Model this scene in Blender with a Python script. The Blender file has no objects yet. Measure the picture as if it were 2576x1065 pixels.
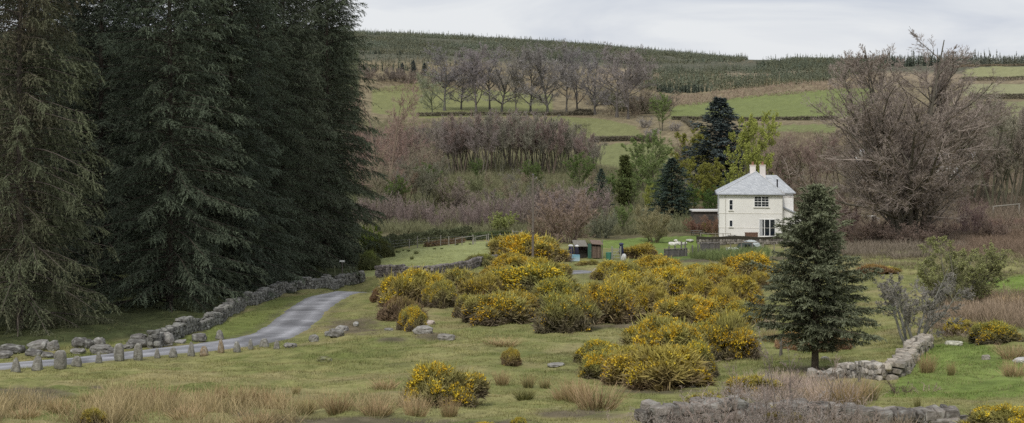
import bpy, bmesh, math, random
import numpy as np
from mathutils import Matrix, Vector

# ------------------------------------------------------------------ basics
rng = np.random.default_rng(7)
random.seed(7)
F, U0, VH = 3600.0, 1288.0, 330.0          # focal length and principal point of the surveyed view
scn = bpy.context.scene
COL = scn.collection
PI = math.pi

def norm(a):
    return a / np.maximum(np.linalg.norm(a, axis=-1, keepdims=True), 1e-9)

def _hash(ix, iy, iz, seed):
    h = (ix * 374761393 + iy * 668265263 + iz * 2147483647 + seed * 1274126177) & 0xFFFFFFFF
    h = ((h ^ (h >> 13)) * 1274126177) & 0xFFFFFFFF
    h = h ^ (h >> 16)
    return (h & 0xFFFF) / 32767.5 - 1.0

def vnoise(p, seed=0):
    p = np.asarray(p, float)
    i = np.floor(p).astype(np.int64)
    f = p - i
    f = f * f * (3 - 2 * f)
    r = 0
    for dx in (0, 1):
        wx = f[..., 0] if dx else 1 - f[..., 0]
        for dy in (0, 1):
            wy = f[..., 1] if dy else 1 - f[..., 1]
            for dz in (0, 1):
                wz = f[..., 2] if dz else 1 - f[..., 2]
                r = r + wx * wy * wz * _hash(i[..., 0] + dx, i[..., 1] + dy, i[..., 2] + dz, seed)
    return r

def fbm(p, seed=0, oct=3):
    r, a, s = 0, 1.0, 0
    p = np.asarray(p, float)
    for k in range(oct):
        r = r + a * vnoise(p, seed + k * 17); s += a
        a *= .5; p = p * 2.03
    return r / s

def xy3(x, y, s):
    return np.stack([np.asarray(x) / s, np.asarray(y) / s, np.zeros_like(np.asarray(x, float))], -1)

# ------------------------------------------------------------------ mesh collecting
class MB:
    """collects vertices, faces and vertex colours for ONE mesh object"""
    def __init__(s):
        s.v, s.c, s.f, s.n = [], [], [], 0
    def add(s, v, f, c):
        v = np.asarray(v, float).reshape(-1, 3)
        c = np.asarray(c, float)
        if c.ndim == 1:
            c = np.broadcast_to(c, (len(v), 3))
        s.v.append(v); s.c.append(c.reshape(-1, 3))
        f = np.asarray(f, np.int64)
        s.f.append(f + s.n); s.n += len(v)
    def ribbons(s, pts, rad, c, roll=None):
        N, P, _ = pts.shape
        t = norm(pts[:, -1] - pts[:, 0])
        r = norm(np.cross(t, rng.normal(size=(N, 3)))) if roll is None else roll
        a = pts - r[:, None, :] * rad[..., None]; b = pts + r[:, None, :] * rad[..., None]
        v = np.stack([a, b], 2).reshape(-1, 3)
        base = (np.arange(N) * P * 2)[:, None] + (np.arange(P - 1) * 2)[None]
        f = np.stack([base, base + 1, base + 3, base + 2], -1).reshape(-1, 4)
        c = np.asarray(c, float)
        if c.ndim == 1: c = np.broadcast_to(c, (N, P, 3))
        elif c.ndim == 2: c = np.broadcast_to(c[:, None, :], (N, P, 3))
        s.add(v, f, np.repeat(c.reshape(N * P, 3), 2, 0))
    def tubes(s, pts, rad, c, k=5):
        N, P, _ = pts.shape
        t = np.gradient(pts, axis=1); t = norm(t)
        ref = np.where(np.abs(t[..., 2:3]) > .9, np.array([1., 0, 0]), np.array([0, 0, 1.]))
        a = norm(np.cross(t, ref)); b = np.cross(t, a)
        ang = np.arange(k) * 2 * PI / k
        ring = pts[:, :, None, :] + rad[:, :, None, None] * (a[:, :, None, :] * np.cos(ang)[:, None] + b[:, :, None, :] * np.sin(ang)[:, None])
        i = (np.arange(N) * P * k)[:, None, None] + (np.arange(P - 1) * k)[None, :, None] + np.arange(k)[None, None]
        j = (np.arange(N) * P * k)[:, None, None] + (np.arange(P - 1) * k)[None, :, None] + ((np.arange(k) + 1) % k)[None, None]
        f = np.stack([i, j, j + k, i + k], -1).reshape(-1, 4)
        c = np.asarray(c, float)
        if c.ndim == 2: c = np.repeat(c, P * k, 0)
        s.add(ring.reshape(-1, 3), f, c)
    def tris(s, base, d, side, L, w, c, c2=None):
        """leaf-like triangles: base point, direction, side vector"""
        N = len(base)
        a = base - side * w[:, None]; b = base + side * w[:, None]; t = base + d * L[:, None]
        v = np.stack([a, b, t], 1).reshape(-1, 3)
        c = np.broadcast_to(np.asarray(c, float), (N, 3)); c2 = c if c2 is None else np.broadcast_to(np.asarray(c2, float), (N, 3))
        s.add(v, np.arange(N * 3).reshape(-1, 3), np.stack([c, c, c2], 1).reshape(-1, 3))
    def quads(s, cen, d, side, L, w, c):
        N = len(cen)
        e = d * (L / 2)[:, None]; q = side * (w / 2)[:, None]
        v = np.stack([cen - e, cen + q, cen + e, cen - q], 1).reshape(-1, 3)
        c = np.broadcast_to(np.asarray(c, float), (N, 3))
        s.add(v, np.arange(N * 4).reshape(-1, 4), np.repeat(c, 4, 0))
    def box(s, cen, size, c=(1, 1, 1), rz=0, taper=1.0, tilt=None):
        h = np.array(size) / 2
        v = np.array([[x, y, z] for z in (-1, 1) for y in (-1, 1) for x in (-1, 1)], float) * h
        v[4:, :2] *= taper
        if tilt is not None: v = v @ np.array(tilt).T
        R = np.array([[math.cos(rz), -math.sin(rz), 0], [math.sin(rz), math.cos(rz), 0], [0, 0, 1]])
        s.add(v @ R.T + np.array(cen), [[0, 2, 3, 1], [4, 5, 7, 6], [0, 1, 5, 4], [2, 6, 7, 3], [0, 4, 6, 2], [1, 3, 7, 5]], c)
    def bar(s, a, b, w, c, k=5, w2=None):
        a = np.array(a, float); b = np.array(b, float)
        s.tubes(np.stack([a, (a + b) / 2, b])[None], np.array([[w, (w + (w2 or w)) / 2, w2 or w]]), np.asarray(c, float), k)
    def poly(s, verts, faces, c=(1, 1, 1)):
        n0 = s.n
        v = np.asarray(verts, float)
        s.v.append(v); s.c.append(np.broadcast_to(np.asarray(c, float), (len(v), 3))); s.n += len(v)
        for f in faces: s.f.append((np.array(f) + n0)[None])
    def mesh(s, name, mat, smooth=False):
        me = bpy.data.meshes.new(name)
        v = np.concatenate(s.v); c = np.concatenate(s.c)
        me.vertices.add(len(v)); me.vertices.foreach_set('co', v.astype(np.float32).ravel())
        tot = np.concatenate([np.full(len(f), f.shape[1]) for f in s.f])
        loops = np.concatenate([f.ravel() for f in s.f])
        me.loops.add(len(loops)); me.polygons.add(len(tot))
        me.loops.foreach_set('vertex_index', loops.astype(np.int32))
        me.polygons.foreach_set('loop_start', np.concatenate([[0], np.cumsum(tot)[:-1]]).astype(np.int32))
        me.polygons.foreach_set('loop_total', tot.astype(np.int32))
        at = me.color_attributes.new('Col', 'FLOAT_COLOR', 'POINT')
        at.data.foreach_set('color', np.concatenate([c, np.ones((len(c), 1))], 1).astype(np.float32).ravel())
        me.update(calc_edges=True)
        me.polygons.foreach_set('use_smooth', np.full(len(tot), bool(smooth)))
        me.materials.append(mat)
        return me
    def build(s, name, mat, parent=None, smooth=False):
        return link(bpy.data.objects.new(name, s.mesh(name, mat, smooth)), parent)

def link(o, parent=None):
    COL.objects.link(o)
    if parent is not None: o.parent = parent
    return o

def tag(o, label=None, cat=None, group=None, kind=None):
    if label: o['label'] = label
    if cat: o['category'] = cat
    if group: o['group'] = group
    if kind: o['kind'] = kind
    return o

def thing(name, label, cat, loc=(0, 0, 0), rz=0, group=None, scale=None):
    o = bpy.data.objects.new(name, None); COL.objects.link(o)
    o.location = loc; o.rotation_euler = (0, 0, rz); o.empty_display_size = .2
    if scale is not None: o.scale = scale
    return tag(o, label, cat, group)

def tint(o, c):
    o.color = (c[0], c[1], c[2], 1)

class Proto:
    """meshes of one kind of thing; place() makes a thing with a child for each part"""
    def __init__(s, **parts): s.parts = parts
    def place(s, name, label, cat, loc, rz=0, scale=(1, 1, 1), group=None, tints=None):
        o = thing(name, label, cat, loc, rz, group, scale)
        for k, me in s.parts.items():
            c = link(bpy.data.objects.new(k, me), o)
            t = tints.get(k) if isinstance(tints, dict) else tints
            if t is not None: tint(c, t)
        return o

# ------------------------------------------------------------------ materials
def mat(name, scale=3.0, amount=.35, rough=.85, bump=0.0, bscale=30.0, spec=.25, trans=0.0, detail=4.0, tintc=None):
    """base colour = painted vertex colour x object tint x noise"""
    m = bpy.data.materials.new(name); m.use_nodes = True
    nt = m.node_tree; N = nt.nodes; L = nt.links
    b = N['Principled BSDF']
    b.inputs['Roughness'].default_value = rough
    b.inputs['Specular IOR Level'].default_value = spec
    a = N.new('ShaderNodeAttribute'); a.attribute_name = 'Col'
    oi = N.new('ShaderNodeObjectInfo')
    mx = N.new('ShaderNodeMix'); mx.data_type = 'RGBA'; mx.blend_type = 'MULTIPLY'; mx.inputs[0].default_value = 1
    L.new(a.outputs['Color'], mx.inputs[6]); L.new(oi.outputs['Color'], mx.inputs[7])
    tc = N.new('ShaderNodeTexCoord')
    no = N.new('ShaderNodeTexNoise'); no.inputs['Scale'].default_value = scale; no.inputs['Detail'].default_value = detail
    no.inputs['Roughness'].default_value = .65
    L.new(tc.outputs['Object'], no.inputs['Vector'])
    mr = N.new('ShaderNodeMapRange'); mr.inputs[1].default_value = .25; mr.inputs[2].default_value = .75
    mr.inputs[3].default_value = 1 - amount; mr.inputs[4].default_value = 1 + amount
    L.new(no.outputs['Fac'], mr.inputs[0])
    m2 = N.new('ShaderNodeMix'); m2.data_type = 'RGBA'; m2.blend_type = 'MULTIPLY'; m2.inputs[0].default_value = 1
    L.new(mx.outputs[2], m2.inputs[6]); L.new(mr.outputs[0], m2.inputs[7])
    L.new(m2.outputs[2], b.inputs['Base Color'])
    if bump:
        n2 = N.new('ShaderNodeTexNoise'); n2.inputs['Scale'].default_value = bscale; n2.inputs['Detail'].default_value = 5
        L.new(tc.outputs['Object'], n2.inputs['Vector'])
        bp = N.new('ShaderNodeBump'); bp.inputs['Strength'].default_value = bump; bp.inputs['Distance'].default_value = .05
        L.new(n2.outputs['Fac'], bp.inputs['Height']); L.new(bp.outputs['Normal'], b.inputs['Normal'])
    if trans:
        out = N['Material Output']
        tr = N.new('ShaderNodeBsdfTranslucent'); L.new(m2.outputs[2], tr.inputs['Color'])
        ms = N.new('ShaderNodeMixShader'); ms.inputs[0].default_value = trans
        L.new(b.outputs[0], ms.inputs[1]); L.new(tr.outputs[0], ms.inputs[2]); L.new(ms.outputs[0], out.inputs['Surface'])
    return m

M = dict(
    ground=mat('turf', 1.6, .30, .95, .6, 9, .1, detail=8),
    blade=mat('grass_blades', .4, .2, .8, spec=.15),
    needle=mat('conifer_needles', .5, .25, .8, spec=.2),
    leaf=mat('leaves', .6, .2, .75, spec=.2, trans=.25),
    gorse=mat('gorse_spines', 1.2, .3, .85, spec=.15),
    flower=mat('gorse_flowers', 2.0, .2, .7, spec=.1, trans=.2),
    bark=mat('bark', 6, .35, .9, .5, 20, .15),
    twig=mat('twigs', .4, .2, .9, spec=.1),
    rush=mat('rush_stems', .8, .2, .8, spec=.2),
    stone=mat('granite', 7, .45, .95, .8, 14, .15, detail=8),
    far=mat('far_foliage', .02, .25, .9, spec=.1),
    road=mat('asphalt', 1.3, .18, .9, .3, 25, .25, detail=8),
    wood=mat('weathered_wood', 4, .3, .85, .4, 30, .2),
    metal=mat('painted_metal', 2, .12, .5, spec=.4),
    paint=mat('gloss_paint', 5, .06, .45, spec=.4),
    plastic=mat('plastic', 3, .12, .5, spec=.4),
    cloth=mat('cloth', 8, .2, .9),
)

def wall_mat():
    m = mat('painted_render', .55, .10, .9, 0, 60, .15, detail=6)
    return m
M['render'] = wall_mat()

def slate_mat():
    m = mat('slate', 9, .25, .7, 0, 30, .3, detail=6)
    nt = m.node_tree; N = nt.nodes; L = nt.links
    b = N['Principled BSDF']
    tc = N.new('ShaderNodeTexCoord')
    sep = N.new('ShaderNodeSeparateXYZ'); L.new(tc.outputs['Object'], sep.inputs[0])
    add = N.new('ShaderNodeMath'); add.operation = 'ADD'; L.new(sep.outputs[0], add.inputs[0]); L.new(sep.outputs[1], add.inputs[1])
    cm = N.new('ShaderNodeCombineXYZ'); L.new(add.outputs[0], cm.inputs[0]); L.new(sep.outputs[2], cm.inputs[1])
    br = N.new('ShaderNodeTexBrick'); br.inputs['Scale'].default_value = 1.0
    br.inputs['Brick Width'].default_value = .3; br.inputs['Row Height'].default_value = .17; br.inputs['Mortar Size'].default_value = .012
    br.inputs['Color1'].default_value = (.52, .54, .56, 1); br.inputs['Color2'].default_value = (.39, .41, .435, 1); br.inputs['Mortar'].default_value = (.30, .31, .33, 1)
    L.new(cm.outputs[0], br.inputs['Vector'])
    src = b.inputs['Base Color'].links[0].from_socket
    mx = N.new('ShaderNodeMix'); mx.data_type = 'RGBA'; mx.blend_type = 'MULTIPLY'; mx.inputs[0].default_value = 1
    L.new(src, mx.inputs[6]); L.new(br.outputs['Color'], mx.inputs[7]); L.new(mx.outputs[2], b.inputs['Base Color'])
    return m
M['slate'] = slate_mat()

def glass_mat():
    m = bpy.data.materials.new('window_glass'); m.use_nodes = True
    b = m.node_tree.nodes['Principled BSDF']
    b.inputs['Base Color'].default_value = (.015, .02, .03, 1); b.inputs['Roughness'].default_value = .08
    b.inputs['Specular IOR Level'].default_value = .5
    no = m.node_tree.nodes.new('ShaderNodeTexNoise'); no.inputs['Scale'].default_value = 1.5
    bp = m.node_tree.nodes.new('ShaderNodeBump'); bp.inputs['Strength'].default_value = .05
    m.node_tree.links.new(no.outputs['Fac'], bp.inputs['Height']); m.node_tree.links.new(bp.outputs['Normal'], b.inputs['Normal'])
    return m
M['glass'] = glass_mat()

# ------------------------------------------------------------------ terrain
# surveyed profiles: for several bearings, distance and apparent level of the ground
PROF = {
 0:   [(30,1065),(40,1018),(50,975),(62,935),(65,912),(72,880),(80,832),(100,742),(130,650),(160,592),(200,545)],
 400: [(30,1065),(45,1000),(58,932),(67,896),(70.5,878),(75,857),(85,800),(100,735),(130,650),(160,592),(200,545)],
 700: [(30,1065),(45,1006),(58,936),(68,890),(76,866),(88,806),(97,770),(106,741),(120,704),(140,660),(170,605),(200,570)],
 900: [(30,1065),(45,1006),(58,932),(70,872),(80,826),(95,768),(106,738),(113,722),(120,703),(130,682),(145,650),(160,622),(180,595),(210,560),(250,505),(300,440),(360,370),(450,300),(520,270),(620,220),(720,180),(800,150),(900,120),(1000,96),(1100,80),(1180,77),(1400,130)],
 1100:[(30,1062),(48,985),(56,925),(67,872),(80,824),(95,770),(108,726),(118,692),(130,660),(150,628),(163,611),(175,598),(200,572),(240,515),(300,445),(360,380),(420,330),(520,283),(620,230),(720,188),(800,153),(900,128),(1000,106),(1100,91),(1170,88),(1400,135)],
 1288:[(28,1075),(34,1038),(48,985),(56,922),(67,870),(80,822),(100,748),(118,694),(130,668),(150,632),(165,610),(180,594),(200,572),(240,515),(300,445),(360,385),(420,335),(520,288),(620,235),(720,195),(800,158),(900,133),(1000,115),(1100,102),(1160,100),(1400,140)],
 1500:[(28,1085),(34,1042),(48,985),(60,905),(75,840),(90,782),(110,714),(130,666),(150,632),(170,606),(185,590),(210,560),(250,505),(300,440),(350,392),(400,355),(470,316),(520,291),(600,255),(700,215),(800,172),(850,156),(1000,128),(1100,118),(1160,116),(1400,150)],
 1870:[(28,1085),(36,1032),(48,975),(60,915),(75,846),(90,782),(110,714),(130,668),(150,645),(166,630),(180,608),(210,568),(250,500),(300,440),(360,378),(430,326),(480,302),(560,266),(640,236),(720,212),(800,182),(900,160),(960,153),(1050,150),(1400,175)],
 2100:[(28,1085),(36,1032),(46,975),(57,922),(70,856),(90,775),(110,710),(130,666),(150,633),(170,608),(200,574),(250,500),(300,440),(360,372),(430,320),(480,298),(560,256),(640,216),(680,206),(750,186),(850,166),(950,158),(1050,156),(1400,180)],
 2300:[(28,1078),(36,1030),(45,982),(55,922),(65,865),(85,775),(110,702),(130,661),(150,631),(170,607),(200,573),(250,500),(300,445),(400,362),(480,300),(550,262),(620,240),(700,212),(780,190),(860,169),(950,161),(1050,158),(1400,182)],
 2576:[(28,1070),(36,1020),(45,965),(55,905),(65,850),(80,785),(95,737),(110,700),(130,660),(150,628),(180,588),(200,562),(250,495),(300,445),(400,362),(480,302),(550,264),(620,243),(700,211),(780,190),(860,168),(950,163),(1050,160),(1400,185)],
}
ug = np.concatenate([np.linspace(-3200, -500, 20)[:-1], np.linspace(-500, 0, 24)[:-1], np.linspace(0, 2576, 330), np.linspace(2576, 3076, 24)[1:], np.linspace(3076, 5800, 20)[1:]])
yg = np.concatenate([np.geomspace(1.5, 24, 40)[:-1], np.geomspace(24, 200, 460)[:-1], np.geomspace(200, 1500, 240)[:-1], np.geomspace(1500, 9000, 24)])

def build_terrain():
    us = sorted(PROF); ly = np.log(yg)
    base900 = dict(PROF[900])
    rows = []
    for u in us:
        p = list(PROF[u])
        if p[-1][0] < 300:                       # bearings hidden by the conifers: continue like the next one
            p += [q for q in PROF[900] if q[0] > 230]
        ys = np.array([q[0] for q in p]); vs = np.array([q[1] for q in p])
        zs = -(vs - VH) / F * ys
        ys = np.concatenate([[1.0, 12], ys, [2000, 4000, 9000]])
        zs = np.concatenate([[-1.75, -3.4], zs, [zs[-1] - 10, zs[-1] - 20, zs[-1] + 60]])
        z = np.interp(ly, np.log(ys), zs)
        # smooth along the profile
        fine = np.linspace(ly[0], ly[-1], 1600)
        zf = np.interp(fine, np.log(ys), zs)
        k = np.exp(-.5 * (np.arange(-30, 31) / 9.0) ** 2); k /= k.sum()
        zf = np.convolve(np.pad(zf, 30, 'edge'), k, 'valid')
        rows.append(np.interp(ly, fine, zf))
    rows = np.array(rows)
    Z = np.array([np.interp(np.clip(ug, us[0], us[-1]), us, rows[:, j]) for j in range(len(yg))]).T   # (nu, ny)
    k = np.exp(-.5 * (np.arange(-24, 25) / 10.0) ** 2); k /= k.sum()
    Zp = np.pad(Z, ((24, 24), (0, 0)), 'edge')
    Z = np.array([np.convolve(Zp[:, j], k, 'valid') for j in range(Z.shape[1])]).T
    return Z

Zg = build_terrain()
Ug, Yg = np.meshgrid(ug, yg, indexing='ij')
Xg = (Ug - U0) / F * Yg
# the road dips out of sight behind a low crest
Zg -= 1.5 * np.exp(-((Yg - 115.0) / 4.6) ** 2) * np.exp(-((Ug - 905) / 62.0) ** 2)
lug, lyg = ug, np.log(yg)

def H(x, y):
    x = np.asarray(x, float); y = np.maximum(np.asarray(y, float), 1.6)
    u = U0 + F * x / y
    i = np.clip(np.searchsorted(ug, u) - 1, 0, len(ug) - 2); j = np.clip(np.searchsorted(yg, y) - 1, 0, len(yg) - 2)
    a = np.clip((u - ug[i]) / (ug[i + 1] - ug[i]), 0, 1); b = np.clip((y - yg[j]) / (yg[j + 1] - yg[j]), 0, 1)
    return (Zg[i, j] * (1 - a) * (1 - b) + Zg[i + 1, j] * a * (1 - b) + Zg[i, j + 1] * (1 - a) * b + Zg[i + 1, j + 1] * a * b)

def G(u, y):
    """ground point on a bearing at a distance"""
    x = (u - U0) / F * y
    return np.array([x, y, float(H(x, y))])

def P(u, v, y0=26.0, y1=1300.0):
    """ground point seen at a bearing and level"""
    ys = np.geomspace(y0, y1, 3000)
    xs = (u - U0) / F * ys
    vv = VH - F * H(xs, ys) / ys
    k = np.nonzero(vv <= v)[0]
    y = ys[k[0]] if len(k) else y1
    return G(u, y)

# ---- road edges on the bare terrain
EDGE_L = [(-260,928),(0,912),(200,899),(380,880),(500,868),(585,854),(650,833),(692,805),(732,772),(785,747),(838,738)]
EDGE_R = [(-260,952),(0,936),(190,919),(370,899),(500,886),(625,872),(722,857),(785,822),(826,782),(862,752),(893,738)]
eL = [P(*q)[:2] for q in EDGE_L]; eR = [P(*q)[:2] for q in EDGE_R]
ctr = [(a + b) / 2 for a, b in zip(eL, eR)]
wid = [np.linalg.norm(a - b) / 2 for a, b in zip(eL, eR)]
wid = [min(max(w, 1.2), 1.5) for w in wid]
for (u, y) in ((915, 112.5), (965, 116.5), (1060, 115.5), (1180, 114.5), (1330, 118), (1480, 122)):
    ctr.append(G(u, y)[:2]); wid.append(1.35)
ctr = np.array(ctr); wid = np.array(wid)

def smooth_path(pts, n):
    """Catmull-Rom resample"""
    pts = np.asarray(pts, float); d = pts.shape[1]
    q = np.vstack([2 * pts[0] - pts[1], pts, 2 * pts[-1] - pts[-2]])
    out = []
    for i in range(len(pts) - 1):
        p0, p1, p2, p3 = q[i:i + 4]
        t = np.linspace(0, 1, 24, endpoint=False)[:, None]
        out.append(.5 * (2 * p1 + (p2 - p0) * t + (2 * p0 - 5 * p1 + 4 * p2 - p3) * t ** 2 + (3 * p1 - p0 - 3 * p2 + p3) * t ** 3))
    out = np.vstack(out + [pts[-1:]])
    s = np.concatenate([[0], np.cumsum(np.linalg.norm(np.diff(out[:, :2], axis=0), axis=1))])
    ss = np.linspace(0, s[-1], n)
    return np.stack([np.interp(ss, s, out[:, k]) for k in range(d)], 1)

road = smooth_path(np.column_stack([ctr, wid]), 420)

def road_dist(x, y):
    x = np.asarray(x).ravel(); y = np.asarray(y).ravel()
    out = np.full(len(x), 99.0)
    m = (y > 45) & (y < 140) & (x < 40)
    idx = np.nonzero(m)[0]
    R = road[::3, :2]
    for k in range(0, len(idx), 20000):
        q = idx[k:k + 20000]
        dd = np.sqrt((x[q][:, None] - R[None, :, 0]) ** 2 + (y[q][:, None] - R[None, :, 1]) ** 2)
        out[q] = dd.min(1)
    return out

# ---- the garden terrace that carries the house
def sst(x, a, b_):
    t = np.clip((x - a) / (b_ - a), 0, 1); return t * t * (3 - 2 * t)
TZ = -13.02
TX0, TX1, TY0, TY1 = 21.5, 45.0, 170.9, 190.0
# ---- relief: tussocks, humps, hollows
rd = road_dist(Xg, Yg).reshape(Xg.shape)
amp = np.clip((rd - 1.6) / 2.5, .0, 1)
near = np.clip((170 - Yg) / 40, 0, 1)
Zg += amp * near * (.24 * fbm(xy3(Xg, Yg, 4.0), 3) + .13 * fbm(xy3(Xg, Yg, 1.1), 5) + .06 * fbm(xy3(Xg, Yg, .45), 9, 2))
Zg += np.clip((Yg - 200) / 200, 0, 1) * 1.2 * fbm(xy3(Xg, Yg, 45), 11)
tm = sst(Yg, TY0 - .5, TY0 + .3) * (1 - sst(Yg, TY1, TY1 + 8)) * sst(Xg, TX0 - 3, TX0) * (1 - sst(Xg, TX1, TX1 + 4))
Zg = Zg * (1 - tm) + TZ * tm
Vg = VH - F * Zg / Yg

def inpoly(u, v, poly):
    poly = np.asarray(poly, float); r = np.zeros(np.shape(u), bool)
    j = len(poly) - 1
    for i in range(len(poly)):
        (x1, y1), (x2, y2) = poly[i], poly[j]
        c = ((y1 > v) != (y2 > v)) & (u < (x2 - x1) * (v - y1) / (y2 - y1 + 1e-9) + x1)
        r ^= c; j = i
    return r

FIELDS = [
    ([(935,285),(935,225),(1060,205),(1200,225),(1390,240),(1390,292),(1200,294),(1050,298)], (.185,.19,.078)),
    ([(1365,300),(1400,292),(1520,300),(1600,318),(1612,340),(1560,352),(1440,352),(1380,330)], (.18,.185,.08)),
    ([(1500,366),(1560,362),(1650,362),(1720,370),(1690,410),(1560,425),(1500,412)], (.175,.185,.078)),
    ([(1685,300),(1690,268),(1800,252),(1950,234),(2110,222),(2200,222),(2200,296),(2000,300),(1850,301)], (.17,.195,.07)),
    ([(1900,330),(1910,316),(2100,312),(2100,335)], (.17,.185,.075)),
    ([(2420,196),(2430,172),(2500,168),(2700,168),(2700,194)], (.25,.25,.125)),
    ([(2420,240),(2430,212),(2576,211),(2800,211),(2800,242)], (.26,.255,.14)),
    ([(2440,300),(2440,256),(2800,255),(2800,310)], (.20,.20,.10)),
]
MEADOW = [(900,700),(945,648),(1000,632),(1130,612),(1300,602),(1330,608),(1290,640),(1200,664),(1100,686),(960,694)]
GREENS = [([(2440,752),(2480,700),(2620,690),(2620,745)], (.17,.25,.05)), ([(2220,1000),(2330,870),(2420,860),(2576,890),(2576,1000)], (.15,.21,.05)),
          ([(1640,655),(1640,625),(1760,640),(1900,648),(1900,640),(1950,655)], (.12,.19,.05)), ([(1480,625),(1490,608),(1600,600),(1790,590),(1790,625)], (.15,.22,.05)),
          ([(430,870),(560,815),(700,750),(820,735),(740,770),(680,810),(600,850)], (.15,.178,.052)), ([(2440,590),(2450,572),(2620,565),(2620,590)], (.25,.26,.10))]
MUD_AND_SHADE = [((70,992),(110,20)), ((900,822),(75,22)), ((985,855),(40,8)), ((1450,1042),(110,14)), ((900,1062),(330,18)), ((1180,1068),(200,14)), ((610,1040),(40,14)), ((240,975),(20,5)), ((1100,848),(50,10)), ((1950,650),(60,6)), ((1760,655),(80,6)), ((2052,932),(75,9)), ((1660,985),(110,8)), ((1330,765),(110,7)), ((1560,822),(90,6))]  # brown ground patches; the one under the young spruce is painted contact shade

def ground_color(x, y, z):
    u = U0 + F * x / y; v = VH - F * z / y
    n1 = fbm(xy3(x, y, 7), 21, 3); n2 = fbm(xy3(x, y, 1.6), 22, 3); n3 = fbm(xy3(x, y, .5), 23, 2)
    s = np.clip(.5 + .75 * n1 + .55 * n2 + .4 * n3, 0, 1)[..., None]
    c = np.array([.145, .165, .052]) * (1 - s) + np.array([.265, .25, .105]) * s
    # straw patches in the lower pasture
    w = np.clip((fbm(xy3(x, y, 3.2), 31, 3) - .12) * 3, 0, 1)[..., None] * .6
    c = c * (1 - w) + np.array([.30, .25, .13]) * w
    w = np.clip((fbm(xy3(x, y, 2.1), 33, 4) - .22) * 3.5, 0, 1)[..., None] * .6
    c = c * (1 - w * .6) + np.array([.115, .105, .055]) * w * .6
    def mix(mask, col, noise=.12):
        nonlocal c
        mask = np.clip(mask, 0, 1)[..., None]
        c = c * (1 - mask) + np.array(col) * (1 + noise * (n2 + n3))[..., None] * mask
    far = np.clip((y - 165) / 12, 0, 1)
    mix(far, (.135, .12, .065), .35)
    mix(np.clip((y - 330) / 60, 0, 1), (.20, .165, .10), .35)
    mix(np.clip((y - 690) / 60, 0, 1) * (u > 1500), (.25, .20, .135), .35)
    mix(np.clip((y - 780) / 40, 0, 1), (.10, .10, .07), .3)
    ju = u + 6 * n2; jv = v + 2.5 * n2 + 1.5 * n3
    for poly, col in FIELDS: mix(inpoly(ju, jv, poly) & (y > 250), col, .14)
    mix(inpoly(ju, jv, MEADOW) & (y > 105) & (y < 190), (.27, .29, .12), .10)
    for poly, col in GREENS: mix((inpoly(ju, jv, poly) & (y < 230)) * .8, col, .2)
    for (mu, mv), (ru, rv) in MUD_AND_SHADE:
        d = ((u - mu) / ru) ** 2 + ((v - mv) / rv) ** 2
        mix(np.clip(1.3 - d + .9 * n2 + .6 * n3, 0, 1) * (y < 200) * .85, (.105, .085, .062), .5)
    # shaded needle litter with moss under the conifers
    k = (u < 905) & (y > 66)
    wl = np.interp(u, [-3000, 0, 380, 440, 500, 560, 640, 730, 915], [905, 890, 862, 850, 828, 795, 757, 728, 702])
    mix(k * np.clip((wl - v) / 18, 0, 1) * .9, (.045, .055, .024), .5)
    return c

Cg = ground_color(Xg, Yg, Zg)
# worn, earthy verge beside the tarmac
vg = np.clip(1 - np.abs(rd - 1.75) / .5, 0, 1) * np.clip(.6 + fbm(xy3(Xg, Yg, .9), 41), 0, 1)
Cg = Cg * (1 - .6 * vg[..., None]) + np.array([.12, .105, .07]) * .6 * vg[..., None]

def grid_faces(nu, ny):
    i = np.arange(nu - 1)[:, None] * ny + np.arange(ny - 1)[None]
    return np.stack([i, i + ny, i + ny + 1, i + 1], -1).reshape(-1, 4)

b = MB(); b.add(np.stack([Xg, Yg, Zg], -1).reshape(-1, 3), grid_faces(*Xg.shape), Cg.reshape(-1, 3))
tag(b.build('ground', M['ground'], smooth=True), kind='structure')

def build_road():
    n = len(road); t = norm(np.gradient(road[:, :2], axis=0)); nn = np.stack([-t[:, 1], t[:, 0]], 1)
    K = 13
    s = np.linspace(-1, 1, K)
    edge = 1 + .13 * fbm(np.stack([np.arange(n) / 5.0, np.zeros(n), np.zeros(n)], 1), 77, 4)
    xy = road[:, None, :2] + nn[:, None, :] * (s[None, :, None] * (road[:, 2] * edge)[:, None, None])
    z = H(xy[..., 0], xy[..., 1]) + .045 + .05 * (1 - s[None] ** 2)
    v = np.concatenate([xy, z[..., None]], -1)
    v[:, 0, 2] -= .10; v[:, -1, 2] -= .10
    c = np.full((n, K, 3), 1.0) * np.array([.255, .255, .27])
    tr = np.exp(-((np.abs(s) - .5) / .2) ** 2)
    c *= (.88 + .38 * tr)[None, :, None]
    nz = fbm(np.stack([xy[..., 0] / 1.2, xy[..., 1] / 1.2, 0 * z], -1), 51, 4)
    c *= (1 + .38 * nz)[..., None]
    pt = np.clip((fbm(np.stack([xy[..., 0] / 2.2, xy[..., 1] / 2.2, 0 * z], -1), 58, 2) - .25) * 6, 0, 1)[..., None]
    c = c * (1 - .3 * pt)
    dirt = np.clip((np.abs(s) - .8) * 5, 0, 1)[None] * np.clip(.5 + nz, 0, 1)
    c = c * (1 - .7 * dirt[..., None]) + np.array([.12, .11, .07]) * .7 * dirt[..., None]
    b = MB(); b.add(v.reshape(-1, 3), grid_faces(n, K), c.reshape(-1, 3))
    tag(b.build('road', M['road'], smooth=True), kind='structure')
build_road()

# ------------------------------------------------------------------ generators: plants
def grow(st, d, L, P_, wig, trop):
    pts = [st]; d = d.copy(); step = (L / (P_ - 1))[:, None]
    for k in range(P_ - 1):
        d = norm(d + wig * rng.normal(size=d.shape) + np.array([0, 0, trop]))
        pts.append(pts[-1] + d * step)
    return np.stack(pts, 1)

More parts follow.
